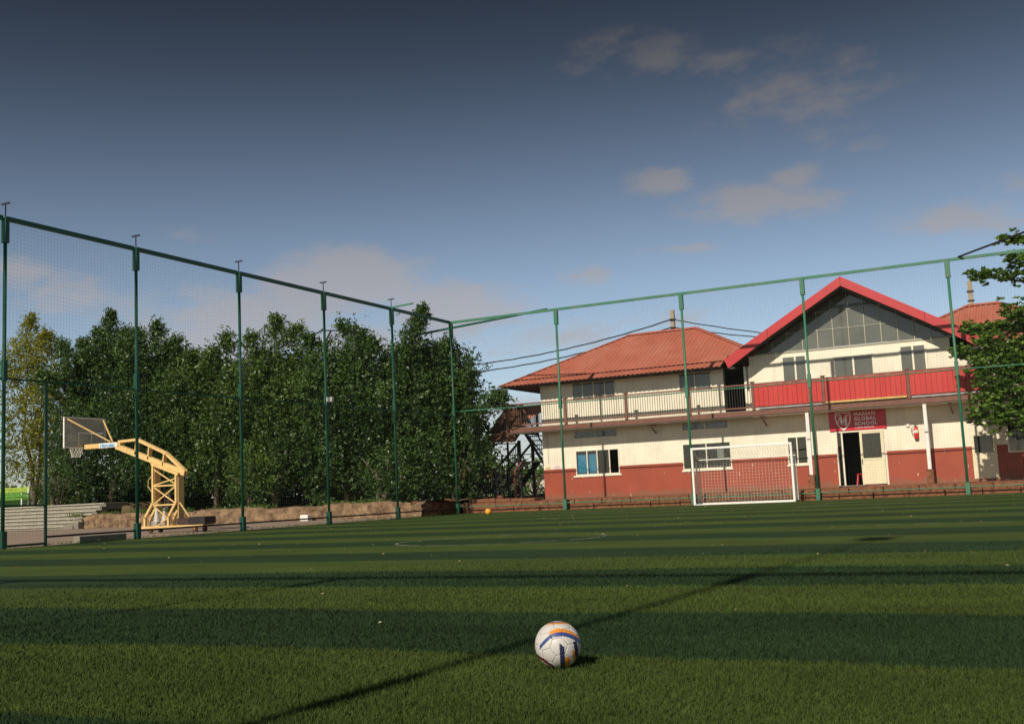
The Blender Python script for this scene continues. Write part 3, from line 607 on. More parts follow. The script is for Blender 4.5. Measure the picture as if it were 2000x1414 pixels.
# wall fixtures
ex = thing('fire_extinguisher', (-4.92, WY-.1, 2.1), 'red fire extinguisher with black hose hung on the cream wall right of the door', 'fire extinguisher')
part('cylinder', MB().lathe([(0, 0), (.075, 0), (.085, .02), (.085, .36), (.06, .42), (.02, .45), (0, .45)], 16, (-4.92, WY-.1, 2.10)), 'extred', ex, smooth=True)
part('valve', MB().box((-4.95, WY-.12, 2.55), (-4.89, WY-.08, 2.60)).box((-4.98, WY-.11, 2.60), (-4.84, WY-.09, 2.62)), 'black', ex)
part('hose', MB().tube([(-4.95, WY-.12, 2.57), (-5.05, WY-.13, 2.54), (-5.09, WY-.13, 2.42), (-5.06, WY-.13, 2.30), (-5.0, WY-.12, 2.25)], .012, 6), 'black', ex, smooth=True)
part('label_sheet', MB().lathe([(.087, .22), (.087, .33)], 16, (-4.92, WY-.1, 2.10)), 'frame', ex)
part('wall_lamp', MB().lathe([(0, 0), (.075, 0), (.08, .03), (.05, .07), (0, .08)], 14, (0, 0, 0)), 'white', None, (0, 0, 0), label='round white lamp fixed on the wall left of the fire extinguisher', category='lamp')
wl = bpy.data.objects['wall_lamp']; wl.location = (-5.20, WY-.004, 2.62); wl.rotation_euler = (math.pi/2, 0, 0)
part('notice_plate', MB().box((-20.50, WY-.02, 1.74), (-20.28, WY-.004, 1.82)), 'yellowstrip', None, label='small yellow plate on the wall corner by the stairs', category='plate')
ns = part('notice_board', MB().box((-20.16, WY-.02, 1.72), (-19.78, WY-.004, 1.86)), 'white', None, (-20, WY, 1.8), label='small white notice with red print beside the yellow plate', category='notice')
mb = MB()
for z, a, b in ((1.835, -20.10, -19.86), (1.795, -20.13, -19.80), (1.755, -20.06, -19.88)):
    xx = a
    while xx < b: w_ = random.uniform(.012, .03); mb.box((xx, WY-.023, z-.009), (xx+w_, WY-.0205, z+.009)); xx += w_+.008
part('print', mb, 'extred', ns)
# stool inside the entrance
st = thing('stool', (-7.2, WY+.7, .42), 'red plastic stool just inside the open entrance', 'stool')
part('seat', MB().lathe([(0, .47), (.17, .47), (.17, .44), (0, .44)], 12, (-7.2, WY+.7, .42)), 'stoolred', st)
for a in range(4):
    c, s_ = math.cos(a*math.pi/2+.7), math.sin(a*math.pi/2+.7)
    part('leg', MB().beam((-7.2+.12*c, WY+.7+.12*s_, .86), (-7.2+.19*c, WY+.7+.19*s_, .42), .05), 'stoolred', st)

# outside stairs
sc = thing('outside_staircase', (-22, 45, .4), 'dark steel outside staircase with balustrade at the left end of the school', 'staircase')
for k in range(10):     # lower flight runs down towards -X
    x = -21.75-.155*k; z = 2.12-.175*k
    part('tread', MB().box((x-.20, 44.64, z-.035), (x, 45.96, z)), 'black', sc)
for yy in (44.6, 46.0):
    part('stringer', MB().beam((-21.72, yy, 2.15), (-23.25, yy, .44), .05, .24), 'black', sc)
    part('handrail', MB().beam((-22.0, yy, 3.02), (-23.30, yy, 1.78), .085), 'black', sc)
    for k in range(14 if yy < 45 else 0):
        x = -22.10-.085*k; zr = 3.02+(x+22.0)*.954; part('baluster', MB().beam((x, yy, zr-1.12), (x, yy, zr), .024), 'black', sc)
    part('newel', MB().box((-23.36, yy-.05, .4), (-23.26, yy+.05, 1.84)), 'black', sc)
    part('newel', MB().box((-22.05, yy-.06, .4), (-21.93, yy+.06, 3.1)), 'black', sc)
part('landing', MB().box((-21.72, 44.6, 2.08), (-20.62, 46.9, 2.14)), 'black', sc)
for k in range(6): part('tread', MB().box((-21.55, 45.9-.26*k, 2.28+.19*k), (-20.66, 46.12-.26*k, 2.32+.19*k)), 'black', sc)   # upper flight climbs back to the balcony
for xx in (-21.58, -20.64): part('stringer', MB().beam((xx, 46.2, 2.1), (xx, 44.4, 3.42), .04, .16), 'black', sc)
part('handrail', MB().beam((-21.58, 46.2, 3.0), (-21.58, 44.5, 4.3), .05), 'black', sc)
for k in range(8): part('baluster', MB().beam((-21.58, 46.1-.22*k, 2.2+.165*k), (-21.58, 46.1-.22*k, 3.05+.165*k), .018), 'black', sc)
part('brace', MB().beam((-20.7, 44.57, 2.25), (-21.5, 44.57, 3.3), .05), 'black', sc)
part('post', MB().box((-22.17, 44.25, .40), (-22.06, 44.35, 1.72)), 'brown', sc, label='red-brown short post'); part('brace', MB().beam((-22.12, 44.3, 1.72), (-21.75, 44.3, 2.1), .07), 'brown', sc)
for (x, y) in ((-21.70, 46.85), (-20.70, 46.85)): part('post', MB().box((x-.05, y-.05, .35), (x+.05, y+.05, 3.4)), 'black', sc)
can = thing('stair_canopy', (-22.5, 45, 3), 'weathered reddish brown corrugated roof sloping to the front beside the balcony end', 'canopy')
slope((-23.55, 43.9, 3.06), (-21.84, 43.9, 3.0), 2.5, 1.68, False, False, 'roof_slope', 'roof_old', parent=can)
part('purlin', MB().beam((-23.5, 43.98, 3.0), (-21.85, 43.98, 2.94), .05, .05).beam((-23.5, 46.9, 5.0), (-21.85, 46.9, 4.95), .05, .05), 'soffit', can) if False else part('purlin', MB().beam((-23.5, 43.98, 3.0), (-21.85, 43.98, 2.94), .05, .05), 'soffit', can)
part('valley_shade_strip', MB().beam((-22.2, 44.95, 4.72), (-21.58, 44.75, 4.06), .03, .10), 'soffit', can)  # dark strip that paints in the shading along the valley line
part('rear_slope', MB().prism([(-22.12, 45.4, 4.72), (-21.02, 45.4, 4.70), (-21.02, 45.05, 4.32), (-21.56, 44.85, 4.06)], (0, .02, .01)), 'roof', can, label='brighter orange-red roof corner seen through the balcony rail')
part('post', MB().box((-23.44, 46.2, .3), (-23.36, 46.28, 4.5)), 'black', can)

# ------------------------------------------------------------------ tall net fences
FXs = [-22.84, -17.91, -12.61, -7.99, -3.00, 1.95]; LYs = [40.26, 35.64, 31.25, 26.79, 22.46, 18.18, 13.95]; FH = 8.08
def fpost(o, x, y, col='green', top=FH, r=.046):
    mb = MB().tube([(x, y, 0), (x, y, top)], r, 12)
    p = part('post', mb, col, o, loc=(x, y, 0), smooth=True)
    parts('sleeve', MB().box((x-.075, y-.075, 0), (x+.075, y+.075, .42)).box((x-.062, y-.062, 4.05), (x+.062, y+.062, 4.55)).box((x-.08, y-.065, top-.62), (x+.08, y+.065, top+.02)), col, p, bevel=.008)
    return p
def netting(o, p0, p1, z0, z1, cell=.1, r=.0014, wav=.012):
    p0 = Vector(p0); p1 = Vector(p1); L = (p1-p0).length; A = (p1-p0)/L; mb = MB(); seg = max(8, int(L/.35))
    nz = int((z1-z0)/cell)
    side = Vector((-A.y, A.x, 0))
    for i in range(nz+1):
        z = z0+(z1-z0)*i/nz; ph = random.uniform(0, .6)
        mb.tube([p0+A*(L*k/seg)+Vector((0, 0, z+wav*math.sin(k*L/seg*4.2+ph)-.03*math.sin(math.pi*k/seg)*(1 if 0 < i < nz else 0)))+side*(.03*math.sin(k*1.3)) for k in range(seg+1)], r, 3, caps=False)
    nx = int(L/cell)
    for i in range(1, nx): 
        p = p0+A*(L*i/nx); mb.tube([p+Vector((0, 0, z0)), p+side*(.03*math.sin(i*.4))+Vector((0, 0, (z0+z1)/2)), p+Vector((0, 0, z1))], r, 3, caps=False)
    part('net', mb, 'net', o, loc=p0, kind='stuff')
ff = thing('net_fence', (FXs[0], FY, 0), 'tall faded green pipe fence with netting along the school front', 'fence')
for x in FXs: fpost(ff, x, FY, 'greenold')
for a, b in zip(FXs[:-1], FXs[1:]):
    m_ = ((a+b)/2, FY, 4)
    part('top_rail', MB().beam((a, FY, FH), (b, FY, FH), .07, .10), 'greenold', ff, loc=m_)
    part('mid_rail', MB().tube([(a+.08, FY, 4.27), ((a+b)/2, FY, 4.25), (b-.08, FY, 4.27)], .024, 6), 'greenold', ff, loc=m_)
    part('bottom_rail', MB().tube([(a+.08, FY, .27), (b-.08, FY, .26)], .022, 6), 'greenold', ff, loc=m_)
    netting(ff, (a, FY+.06, 0), (b, FY+.06, 0), .1, FH)
part('brace', MB().tube([(-18.3, FY, FH+.06), (-26.05, 42.25, FH-.02)], .05, 8), 'green', ff, smooth=True)
part('brace', MB().tube([(-2.62, FY, FH+.06), (-.3, 37.2, FH+.06)], .035, 8), 'bracket', ff, label='dark pipe running back from the top rail at the right end')
lf = thing('net_fence', (LX, 18, 0), 'tall dark green pipe fence with T-shaped tops beside the basketball court', 'fence')
for k, y in enumerate(LYs[1:]):
    p = fpost(lf, LX, y)
    if True:
        parts('top_bracket', MB().box((LX-.012, y-.012, FH+.02), (LX+.012, y+.012, FH+.36)).box((LX-.14, y-.02, FH+.36), (LX+.14, y+.02, FH+.40)), 'bracket', p)
for a, b in zip(LYs[:-1], LYs[1:]):
    m_ = (LX, (a+b)/2, 4)
    part('top_rail', MB().beam((LX, a-.1, FH), (LX, b, FH), .10, .11), 'green', lf, loc=m_)
    part('mid_rail', MB().tube([(LX, a-.08, 4.1), (LX, b+.08, 4.1)], .024, 6), 'green', lf, loc=m_)
    if b > 15: part('bottom_rail', MB().tube([(LX, a-.08, .22), (LX, b+.08 if b > 19 else 19.4, .22)], .028, 6), 'bracket', lf, loc=m_)
    netting(lf, (LX-.06, b, 0), (LX-.06, a, 0), .1, FH, cell=.1, r=.0013)
gt = part('gate', MB().tube([(LX, 19.42, 0), (LX, 19.42, 4.06)], .04, 8).tube([(LX, 18.24, 1.02), (LX, 19.38, 1.0)], .028, 6).tube([(LX, 18.24, .06), (LX, 19.38, .06)], .03, 6), 'green', lf, label='gate frame at the near left post')
part('stray_rail_end', MB().beam((LX, 35.64, FH+.05), (LX+1.0, 35.64, FH+.10), .04, .06), 'greenold', lf)
# fence behind the camera, whose shadow lies across the turf
nf = thing('net_fence', (0, -2.3, 0), 'tall green pipe fence with netting on the near side of the turf', 'fence')
NY = -2.35; NX = [-16.8, -11.9, -7.15, -2.95, 2.0, 7.0]
for x in NX: fpost(nf, x, NY, 'green', r=.028)
for a, b in zip(NX[:-1], NX[1:]):
    part('top_rail', MB().beam((a, NY, FH), (b, NY, FH), .07, .10), 'green', nf, loc=(a, NY, FH))
fp = thing('floodlight_pole', (-2.95, -2.6, 0), 'tall floodlight pole behind the near fence', 'floodlight')
part('pole', MB().tube([(-2.98, -2.65, 0), (-2.98, -2.65, 12.0)], [.035, .022], 10), 'greystrip', fp, smooth=True)
part('lamp_head', MB().box((-3.2, -2.8, 11.7), (-2.75, -2.5, 12.0)), 'black', fp)

# small floodlight on a left post
fl = thing('floodlight', (LX+.2, 31.25, 4.2), 'small white floodlight on a left fence post in front of the trees', 'floodlight')
part('housing', MB().box((LX+.10, 31.12, 4.20), (LX+.32, 31.26, 4.36)), 'white', fl, bevel=.01); part('arm', MB().beam((LX, 31.25, 4.28), (LX+.12, 31.2, 4.28), .03), 'black', fl)

# ------------------------------------------------------------------ goal
GYf, GYr = 39.35, 40.10; gx0, gx1 = -12.33, -8.60
gl = thing('football_goal', ((gx0+gx1)/2, GYf, 0), 'small white football goal with net standing in front of the school fence', 'goal')
part('goalpost', MB().box((gx0, GYf-.04, 0), (gx0+.08, GYf+.04, 2.02)), 'white', gl, bevel=.012); part('goalpost', MB().box((gx1-.08, GYf-.04, 0), (gx1, GYf+.04, 2.02)), 'white', gl, bevel=.012)
part('crossbar', MB().box((gx0, GYf-.04, 2.025), (gx1, GYf+.04, 2.105)), 'white', gl, bevel=.012)
part('rear_frame', MB().tube([(gx0+.06, GYr, .03), (gx0+.06, GYr, 1.66), (gx1-.06, GYr, 1.66), (gx1-.06, GYr, .03)], .022, 8), 'white', gl)
for x in (gx0+.05, gx1-.05): part('side_bar', MB().tube([(x, GYf+.04, 2.05), (x, GYr, 1.66)], .02, 8).tube([(x, GYf+.04, .035), (x, GYr, .035)], .03, 8).box((x-.02, GYr-.35, .05), (x+.02, GYr-.31, 1.60)), 'white', gl)
part('ground_bar', MB().box((gx0+.08, GYr-.04, .0), (gx1-.08, GYr+.02, .06)).box((gx0+.09, GYf-.02, .0), (gx1-.09, GYf+.03, .035)), 'white', gl, bevel=.008)
mb = MB(); r = .0030
k = 0; x = gx0+.15
while x < gx1-.05:
    mb.tube([(x, GYf+.03, 2.04), (x, GYf+.4, 1.80), (x, GYr, 1.66), (x, GYr-.03, .9), (x, GYr, .06)], r, 3, caps=False); x += .12
z = .14
while z < 1.62:
    mb.tube([(gx0+.06+(gx1-gx0-.12)*t/12, GYr-.02, z-.02*math.sin(math.pi*t/12)) for t in range(13)], r, 3, caps=False)
    for xs in (gx0+.06, gx1-.06): mb.tube([(xs, GYf+.03, z), (xs, GYr, z)], r, 3, caps=False)
    z += .115
for t in (.15, .35, .55, .75): mb.tube([(gx0+.06, GYf+(GYr-GYf)*t, 2.03-.38*t), ((gx0+gx1)/2, GYf+(GYr-GYf)*t, 1.97-.38*t), (gx1-.06, GYf+(GYr-GYf)*t, 2.03-.38*t)], r, 3, caps=False)
for i in range(1, 6):
    for xs in (gx0+.06, gx1-.06): mb.tube([(xs, GYf+i*.125, .05), (xs, GYf+i*.125, 2.03-.38*i/6)], r, 3, caps=False)
part('net', mb, 'goalnet', gl, kind='stuff')

# ------------------------------------------------------------------ balls
BX, BYY, BR = -2.117, 4.596, .104
ball = thing('football', (BX, BYY, .0), 'white football with blue and orange bands lying on the foreground turf', 'ball')
vdir = (Vector((0, 0, CAM_H))-Vector((BX, BYY, BR))); vdir.normalize()
ur = Vector((0, 0, 1)).cross(vdir).normalized(); vu = vdir.cross(ur)       # print is laid out in the ball's own frame
PW = (.56, .53, .50); BLUE = (.035, .06, .20); NAVY = (.02, .025, .07); ORG = (.66, .24, .025); MAR = (.12, .02, .03)
def paintcol(n):
    u, v, w_ = n.dot(ur), n.dot(vu), n.dot(vdir)
    if w_ < -.1: u = -u*.8; w_ = -w_
    arc = .46-.50*(u-.12)**2 - .22*max(0, -u-.3)
    if -.80 < u < .98 and arc-.12 < v < arc+.06: return BLUE
    if -.33 < u < .97 and arc+.06 <= v < arc+.22-.06*abs(u): return ORG
    if v > .86 and v < .93: return ORG
    if v >= .93 and v < .965: return BLUE
    if .06 < u < .27 and v < .06-.9*max(0, u-.08) and v > -1.1: return NAVY
    if .27 <= u < .50-.25*abs(v+.75) and v < -.52: return ORG
    if .70 < u+.10*(v+.3) < .86 and v < .10 and v > -.95: return NAVY
    if .60 < u+.10*(v+.3) <= .70 and v < -.25: return ORG
    q_ = v+.62+.72*(u+.55)          # lower left slanting band
    if -.13 < q_ < 0.0 and u < -.2 and v < .05: return MAR
    if -.20 < q_ <= -.13 and u < -.75: return ORG
    return PW
def trunc_ico():
    ph = (1+5**.5)/2
    iv = [Vector(v).normalized() for v in [(-1, ph, 0), (1, ph, 0), (-1, -ph, 0), (1, -ph, 0), (0, -1, ph), (0, 1, ph), (0, -1, -ph), (0, 1, -ph), (ph, 0, -1), (ph, 0, 1), (-ph, 0, -1), (-ph, 0, 1)]]
    fc = [(0, 11, 5), (0, 5, 1), (0, 1, 7), (0, 7, 10), (0, 10, 11), (1, 5, 9), (5, 11, 4), (11, 10, 2), (10, 7, 6), (7, 1, 8), (3, 9, 4), (3, 4, 2), (3, 2, 6), (3, 6, 8), (3, 8, 9), (4, 9, 5), (2, 4, 11), (6, 2, 10), (8, 6, 7), (9, 8, 1)]
    faces = []
    for f in fc:
        poly = []
        for i in range(3):
            a, b = iv[f[i]], iv[f[(i+1) % 3]]; poly += [a.lerp(b, 1/3), a.lerp(b, 2/3)]
        faces.append(poly)
    for i, v in enumerate(iv):
        nb = []
        for f in fc:
            if i in f:
                for j in f:
                    if j != i and j not in nb: nb.append(j)
        c = v; pts = [v.lerp(iv[j], 1/3) for j in nb]; a0 = (pts[0]-c*pts[0].dot(c)).normalized(); b0 = c.cross(a0)
        pts.sort(key=lambda p: math.atan2(p.dot(b0), p.dot(a0))); faces.append(pts)
    return faces
mt, t, b = new_mat('ball_print'); at = t.nodes.new('ShaderNodeAttribute'); at.attribute_name = 'print_colour'; t.links.new(at.outputs['Color'], b.inputs['Base Color']); b.inputs['Roughness'].default_value = .42; M['ballprint'] = mt
rotb = Matrix.Rotation(.35, 3, 'X') @ Matrix.Rotation(.5, 3, 'Z')
for poly in trunc_ico():
    poly = [rotb @ p for p in poly]; c = sum(poly, Vector())/len(poly); K = 14; V = []; F = []; idx = {}
    n = len(poly)
    for s in range(n):
        a, b_ = poly[s], poly[(s+1) % n]
        for i in range(K+1):
            for j in range(i+1):
                e = i/K; p = c.lerp(a.lerp(b_, j/i if i else 0), e); key = (round(p.x, 5), round(p.y, 5), round(p.z, 5))
                if key not in idx:
                    idx[key] = len(V); ee = e*.985; q = c.lerp(p if e == 0 else c+(p-c)/e, ee) if e else c
                    rr = BR*(1-.018*max(0, (e-.9)/.1)**2); V.append(q.normalized()*rr)
        def g(i, j):
            e = i/K; p = c.lerp(a.lerp(b_, j/i if i else 0), e); return idx[(round(p.x, 5), round(p.y, 5), round(p.z, 5))]
        for i in range(K):
            for j in range(i+1):
                F.append((g(i, j), g(i+1, j), g(i+1, j+1)))
                if j < i: F.append((g(i, j), g(i+1, j+1), g(i, j+1)))
    me = bpy.data.meshes.new('panel'); me.from_pydata(V, [], F); ca = me.color_attributes.new('print_colour', 'FLOAT_COLOR', 'POINT')
    for i, v in enumerate(V): ca.data[i].color = (*paintcol(v.normalized()), 1)
    me.polygons.foreach_set('use_smooth', [True]*len(F)); me.materials.append(M['ballprint']); link('panel', me, (BX, BYY, BR), ball)
mb = MB(); mb.lathe([(BR*.975*math.sin(math.pi*k/24), -BR*.975*math.cos(math.pi*k/24)) for k in range(25)], 32, (BX, BYY, BR)); part('bladder', mb, 'black', ball, smooth=True)
def sph(c, r, n=24): return MB().lathe([(r*math.sin(math.pi*k/n), -r*math.cos(math.pi*k/n)) for k in range(n+1)], n, c)
part('orange_ball', sph((-19.25, 36.2, .118), .118), 'orangeball', None, (-19.25, 36.2, .118), smooth=True, label='plain orange ball near the corner of the turf', category='ball')

# ------------------------------------------------------------------ basketball stand
hp = thing('basketball_stand', (-26.3, 27.1, 0), 'yellow wheeled basketball stand with clear backboard on the paved court', 'basketball hoop')
HY = 27.1; yl = 'yellow'
bx = -29.97            # backboard in the plane x = const
part('backboard', MB().box((bx-.008, HY-.86, 3.0), (bx+.008, HY+.86, 3.96)), 'boardglass', hp)
parts('board_frame', MB().box((bx-.03, HY-.90, 2.95), (bx+.03, HY+.90, 3.0)).box((bx-.03, HY-.90, 3.96), (bx+.03, HY+.90, 4.0)).box((bx-.03, HY-.90, 3.0), (bx+.03, HY-.86, 3.96)).box((bx-.03, HY+.86, 3.0), (bx+.03, HY+.90, 3.96)), 'white', hp, bevel=.006)
parts('target_square', MB().box((bx+.009, HY-.30, 3.03), (bx+.014, HY-.25, 3.45)).box((bx+.009, HY+.25, 3.03), (bx+.014, HY+.30, 3.45)).box((bx+.009, HY-.30, 3.45), (bx+.014, HY+.30, 3.50)), 'white', hp)
rc = Vector((bx-.42, HY, 3.02)); part('rim', MB().tube([rc+Vector((.225*math.cos(a*math.pi/12), .225*math.sin(a*math.pi/12), 0)) for a in range(24)], .012, 6, closed=True), 'orange', hp)
part('rim_bracket', MB().box((bx-.2, HY-.08, 2.98), (bx-.03, HY+.08, 3.04)), 'orange', hp)
mb = MB()
for a in range(12):
    for sg_ in (1, -1):
        pts = []
        for k in range(5):
            th = 2*math.pi*(a+sg_*k*.5)/12; rr = .22-.022*k; pts.append(rc+Vector((rr*math.cos(th), rr*math.sin(th), -.09*k)))
        mb.tube(pts, .006, 3, caps=False)
part('net', mb, 'goalnet', hp, kind='stuff')
for y0, y1 in ((HY-.78, HY-.05), (HY+.78, HY+.05)): part('board_brace', MB().tube([(bx+.04, y0, 3.93), (-28.72, y1, 3.10)], .028, 6), yl, hp)
part('tie_rod', MB().tube([(bx+.03, HY+.2, 3.45), (-29.2, HY+.1, 3.42)], .010, 6), 'greystrip', hp)
part('arm', MB().box((bx+.03, HY-.08, 2.91), (-28.25, HY+.08, 3.07)), yl, hp, bevel=.01)
part('label_plate', MB().box((-29.20, HY-.09, 2.91), (-28.38, HY-.081, 3.07)), 'white', hp)
me = text_mesh('Hercules', .185, 'bluepanel', .003, 1.0, .003, .2); o = link('lettering', me, (-29.16, HY-.095, 2.93), hp); o.rotation_euler = (math.pi/2, 0, 0)
A_ = [(-28.35, 3.08), (-27.52, 3.10), (-26.22, 2.55), (-25.46, 1.94)]
for yy in (HY-.05, HY+.05):
    for p, q in zip(A_[:-1], A_[1:]): part('upper_chord', MB().beam((p[0], yy, p[1]), (q[0]+.02, yy, q[1]), .05, .085), yl, hp)
    part('lower_chord', MB().beam((-28.45, yy, 2.93), (-25.43, yy, 1.88), .06, .17), yl, hp)
    for x in (-27.52, -26.95, -26.30):
        zt = np.interp(x, [a[0] for a in A_], [a[1] for a in A_]); zb = np.interp(x, [-28.45, -25.43], [2.93, 1.88]); part('strut', MB().beam((x, yy, zt), (x-.06, yy, zb), .05, .06), yl, hp)
# tower of two lattice sides
XA, XB = -26.72, -25.72
for yy in (HY-.13, HY+.13):
    part('tower_leg', MB().beam((XA, yy, .98), (XA, yy, 2.22), .075), yl, hp); part('tower_leg', MB().beam((XB, yy, .98), (XB, yy, 1.84), .075), yl, hp)
    part('flared_leg', MB().beam((XA, yy, .99), (-27.08, yy, .50), .075).beam((-27.08, yy, .53), (-27.08, yy, .2), .075), yl, hp)
    part('flared_leg', MB().beam((XB, yy, .99), (-26.06, yy, .50), .07).beam((-26.06, yy, .53), (-26.06, yy, .2), .07), yl, hp)
    part('cap_beam', MB().beam((XA-.06, yy, 2.26), (XB+.1, yy, 1.86), .08, .09), yl, hp)
    if yy > HY: continue
    for z in (.90, 1.52): part('lattice_bar', MB().beam((XA, yy, z), (XB, yy, z), .04, .045), yl, hp)
    for z0, zl, zr in ((.92, 1.50, 1.50), (1.54, 2.08, 1.74)):
        part('lattice_bar', MB().beam((XA, yy, z0), (XB, yy+.01, zr), .035), yl, hp); part('lattice_bar', MB().beam((XB, yy, z0), (XA, yy+.012, zl), .035), yl, hp)
    part('lattice_bar', MB().beam((XA+.04, yy, .86), (-26.06, yy, .45), .035), yl, hp); part('lattice_bar', MB().beam((-26.55, yy, .22), (-26.06, yy, .5), .035), yl, hp)
part('side_plate', MB().box((XB+.03, HY-.10, .22), (XB+.06, HY+.16, 1.80)), yl, hp); part('side_plate', MB().box((XA+.02, HY-.10, 1.0), (XA+.05, HY+.13, 2.14)), yl, hp)
parts('base_frame', MB().box((-27.15, HY-.26, .15), (-24.5, HY-.18, .23)).box((-27.15, HY+.18, .15), (-24.5, HY+.26, .23)).box((-27.15, HY-.18, .15), (-27.07, HY+.18, .23)).box((-24.58, HY-.18, .15), (-24.5, HY+.18, .23)), yl, hp, bevel=.008)
part('rear_brace', MB().beam((-25.6, HY-.1, .95), (-25.2, HY-.1, .48), .035), yl, hp)
part('counterweight', MB().box((-25.62, HY-.24, .24), (-25.10, HY+.24, .45)), 'rubber', hp, bevel=.01); part('counterweight', MB().box((-25.09, HY-.26, .24), (-24.42, HY+.26, .48)), 'black', hp, bevel=.01)
for x in (-26.75, -24.85):
    for yy in (HY-.22, HY+.22):
        w_ = part('wheel', MB().tube([(x, yy-.03, .085), (x, yy+.03, .085)], .085, 14), 'rubber', hp, loc=(x, yy, .085)); part('fork', MB().box((x-.02, yy-.045, .08), (x+.02, yy-.032, .15)), 'orange', w_)
part('cable_loop', MB().tube([(XA-.04, HY-.16, 1.85), (XA-.17, HY-.17, 1.72), (XA-.18, HY-.17, 1.50), (XA-.04, HY-.16, 1.36)], .012, 5), yl, hp)
for x, y, h, lab in ((-26.68, HY-.02, .62, 'tall stack of pale grey traffic cones inside the basketball stand'), (-26.50, HY+.14, .55, 'shorter pale traffic cone stack behind the taller one in the basketball stand')):
    c = thing('traffic_cone_stack', (x, y, .25), lab, 'traffic cones')
    part('cone', MB().lathe([(.0, h), (.03, h), (.11, .05), (0, .05)], 14, (x, y, .25)), 'cone', c, smooth=False)
    for k in range(3): part('cone_base', MB().box((x-.13, y-.13, .25+.05*k), (x+.13, y+.13, .28+.05*k)), 'cone', c, bevel=.01)

# ------------------------------------------------------------------ steps, wall, kerb, bench
cs = thing('concrete_steps', (-50, 39, 0), 'flight of wide pale concrete steps at the left edge of the court', 'steps')
for k in range(7): part('step', MB().box((-66, 37.75+.33*k, 0 if k < 1 else .17*k-.16), (-42.1-.07*k+random.uniform(-.03, .03), 37.75+.33*k+.36 if k < 6 else 41.2, .17*(k+1))), 'concrete', cs, bevel=.012)
for k in range(7): part('nosing', MB().box((-66, 37.69+.33*k, .17*(k+1)-.055), (-42.12-.07*k, 37.749+.33*k, .17*(k+1)+.003)), 'nosing', cs, bevel=.008)
part('cheek_block', MB().box((-42.05, 37.35, 0), (-41.75, 37.74, .34)), 'concrete', cs, bevel=.01); part('cheek_block', MB().box((-42.7, 37.3, 0), (-42.06, 37.74, .17)), 'concrete', cs, bevel=.01)
def rough_wall(name, x0, x1, y, h, mt, lab, turn=None):
    nx = int((x1-x0)/.11); nz = 5; V = []; F = []
    rows = [(0, 0), (.2, .02), (.4, .04), (.6, .05), (.8, .08), (.97, .12), (1.02, .5)]
    for i in range(nx+1):
        x = x0+(x1-x0)*i/nx; ht = h*(1+.08*math.sin(x*.9)+.05*math.sin(x*2.7)+random.uniform(-.03, .03))
        for zf, dy in rows: V.append((x+random.uniform(-.05, .05), y+dy+random.uniform(-.10, .10), ht*zf+random.uniform(-.03, .03)*(zf > 0)))
    if turn is not None: V = [(turn-(v[1]-y), y+(v[0]-x0), v[2]) for v in V]     # same wall turned to run along Y, facing +X
    nr = len(rows)
    for i in range(nx):
        for j in range(nr-1): a = i*nr+j; F.append((a, a+nr, a+nr+1, a+1))
    o = link(name, npmesh(name, V, F, mt), (0, 0, 0), label=lab, category='wall'); return o
rough_wall('retaining_wall', -41.7, -23.0, 37.62, .60, 'rubble', 'low crumbling brown stone retaining wall below the trees')
rough_wall('retaining_wall', 0, 2.75, 37.7, .55, 'laterite', 'short return of the stone wall behind the fence corner', turn=-23.05)
kb = part('kerb_block', MB().box((-23.2, 20.6, 0), (-22.97, 22.2, .17)), 'concrete', None, (-23, 21.4, 0), bevel=.01, label='loose concrete kerb block lying by the left fence', category='kerb block')
part('concrete_block', MB().box((-28.6, 37.1, 0), (-28.2, 37.4, .25)), 'white', None, (-28.4, 37.2, 0), bevel=.01, label='small whitish block at the foot of the stone wall', category='block')
be = thing('garden_bench', (-50.5, 40.7, 1.2), 'lime green and yellow bench with pale frame on top of the steps', 'bench')
for k in range(4): part('backrest_slat', MB().box((-51.9, 40.9, 1.75+.13*k), (-49.3, 40.94, 1.86+.13*k)), 'benchyellow' if k > 1 else 'benchgreen', be)
for k in range(3): part('seat_slat', MB().box((-51.9, 40.45+.14*k, 1.62), (-49.3, 40.56+.14*k, 1.66)), 'benchgreen', be)
for x in (-51.7, -49.4): part('leg', MB().box((x, 40.42, 1.19), (x+.07, 40.50, 1.62)).box((x, 40.84, 1.19), (x+.07, 40.90, 2.2)).box((x, 40.42, 1.86), (x+.07, 40.9, 1.91)), 'white', be)
part('back_panel', MB().box((-51.9, 40.95, 1.3), (-49.3, 40.97, 1.74)), 'benchgreen', be)

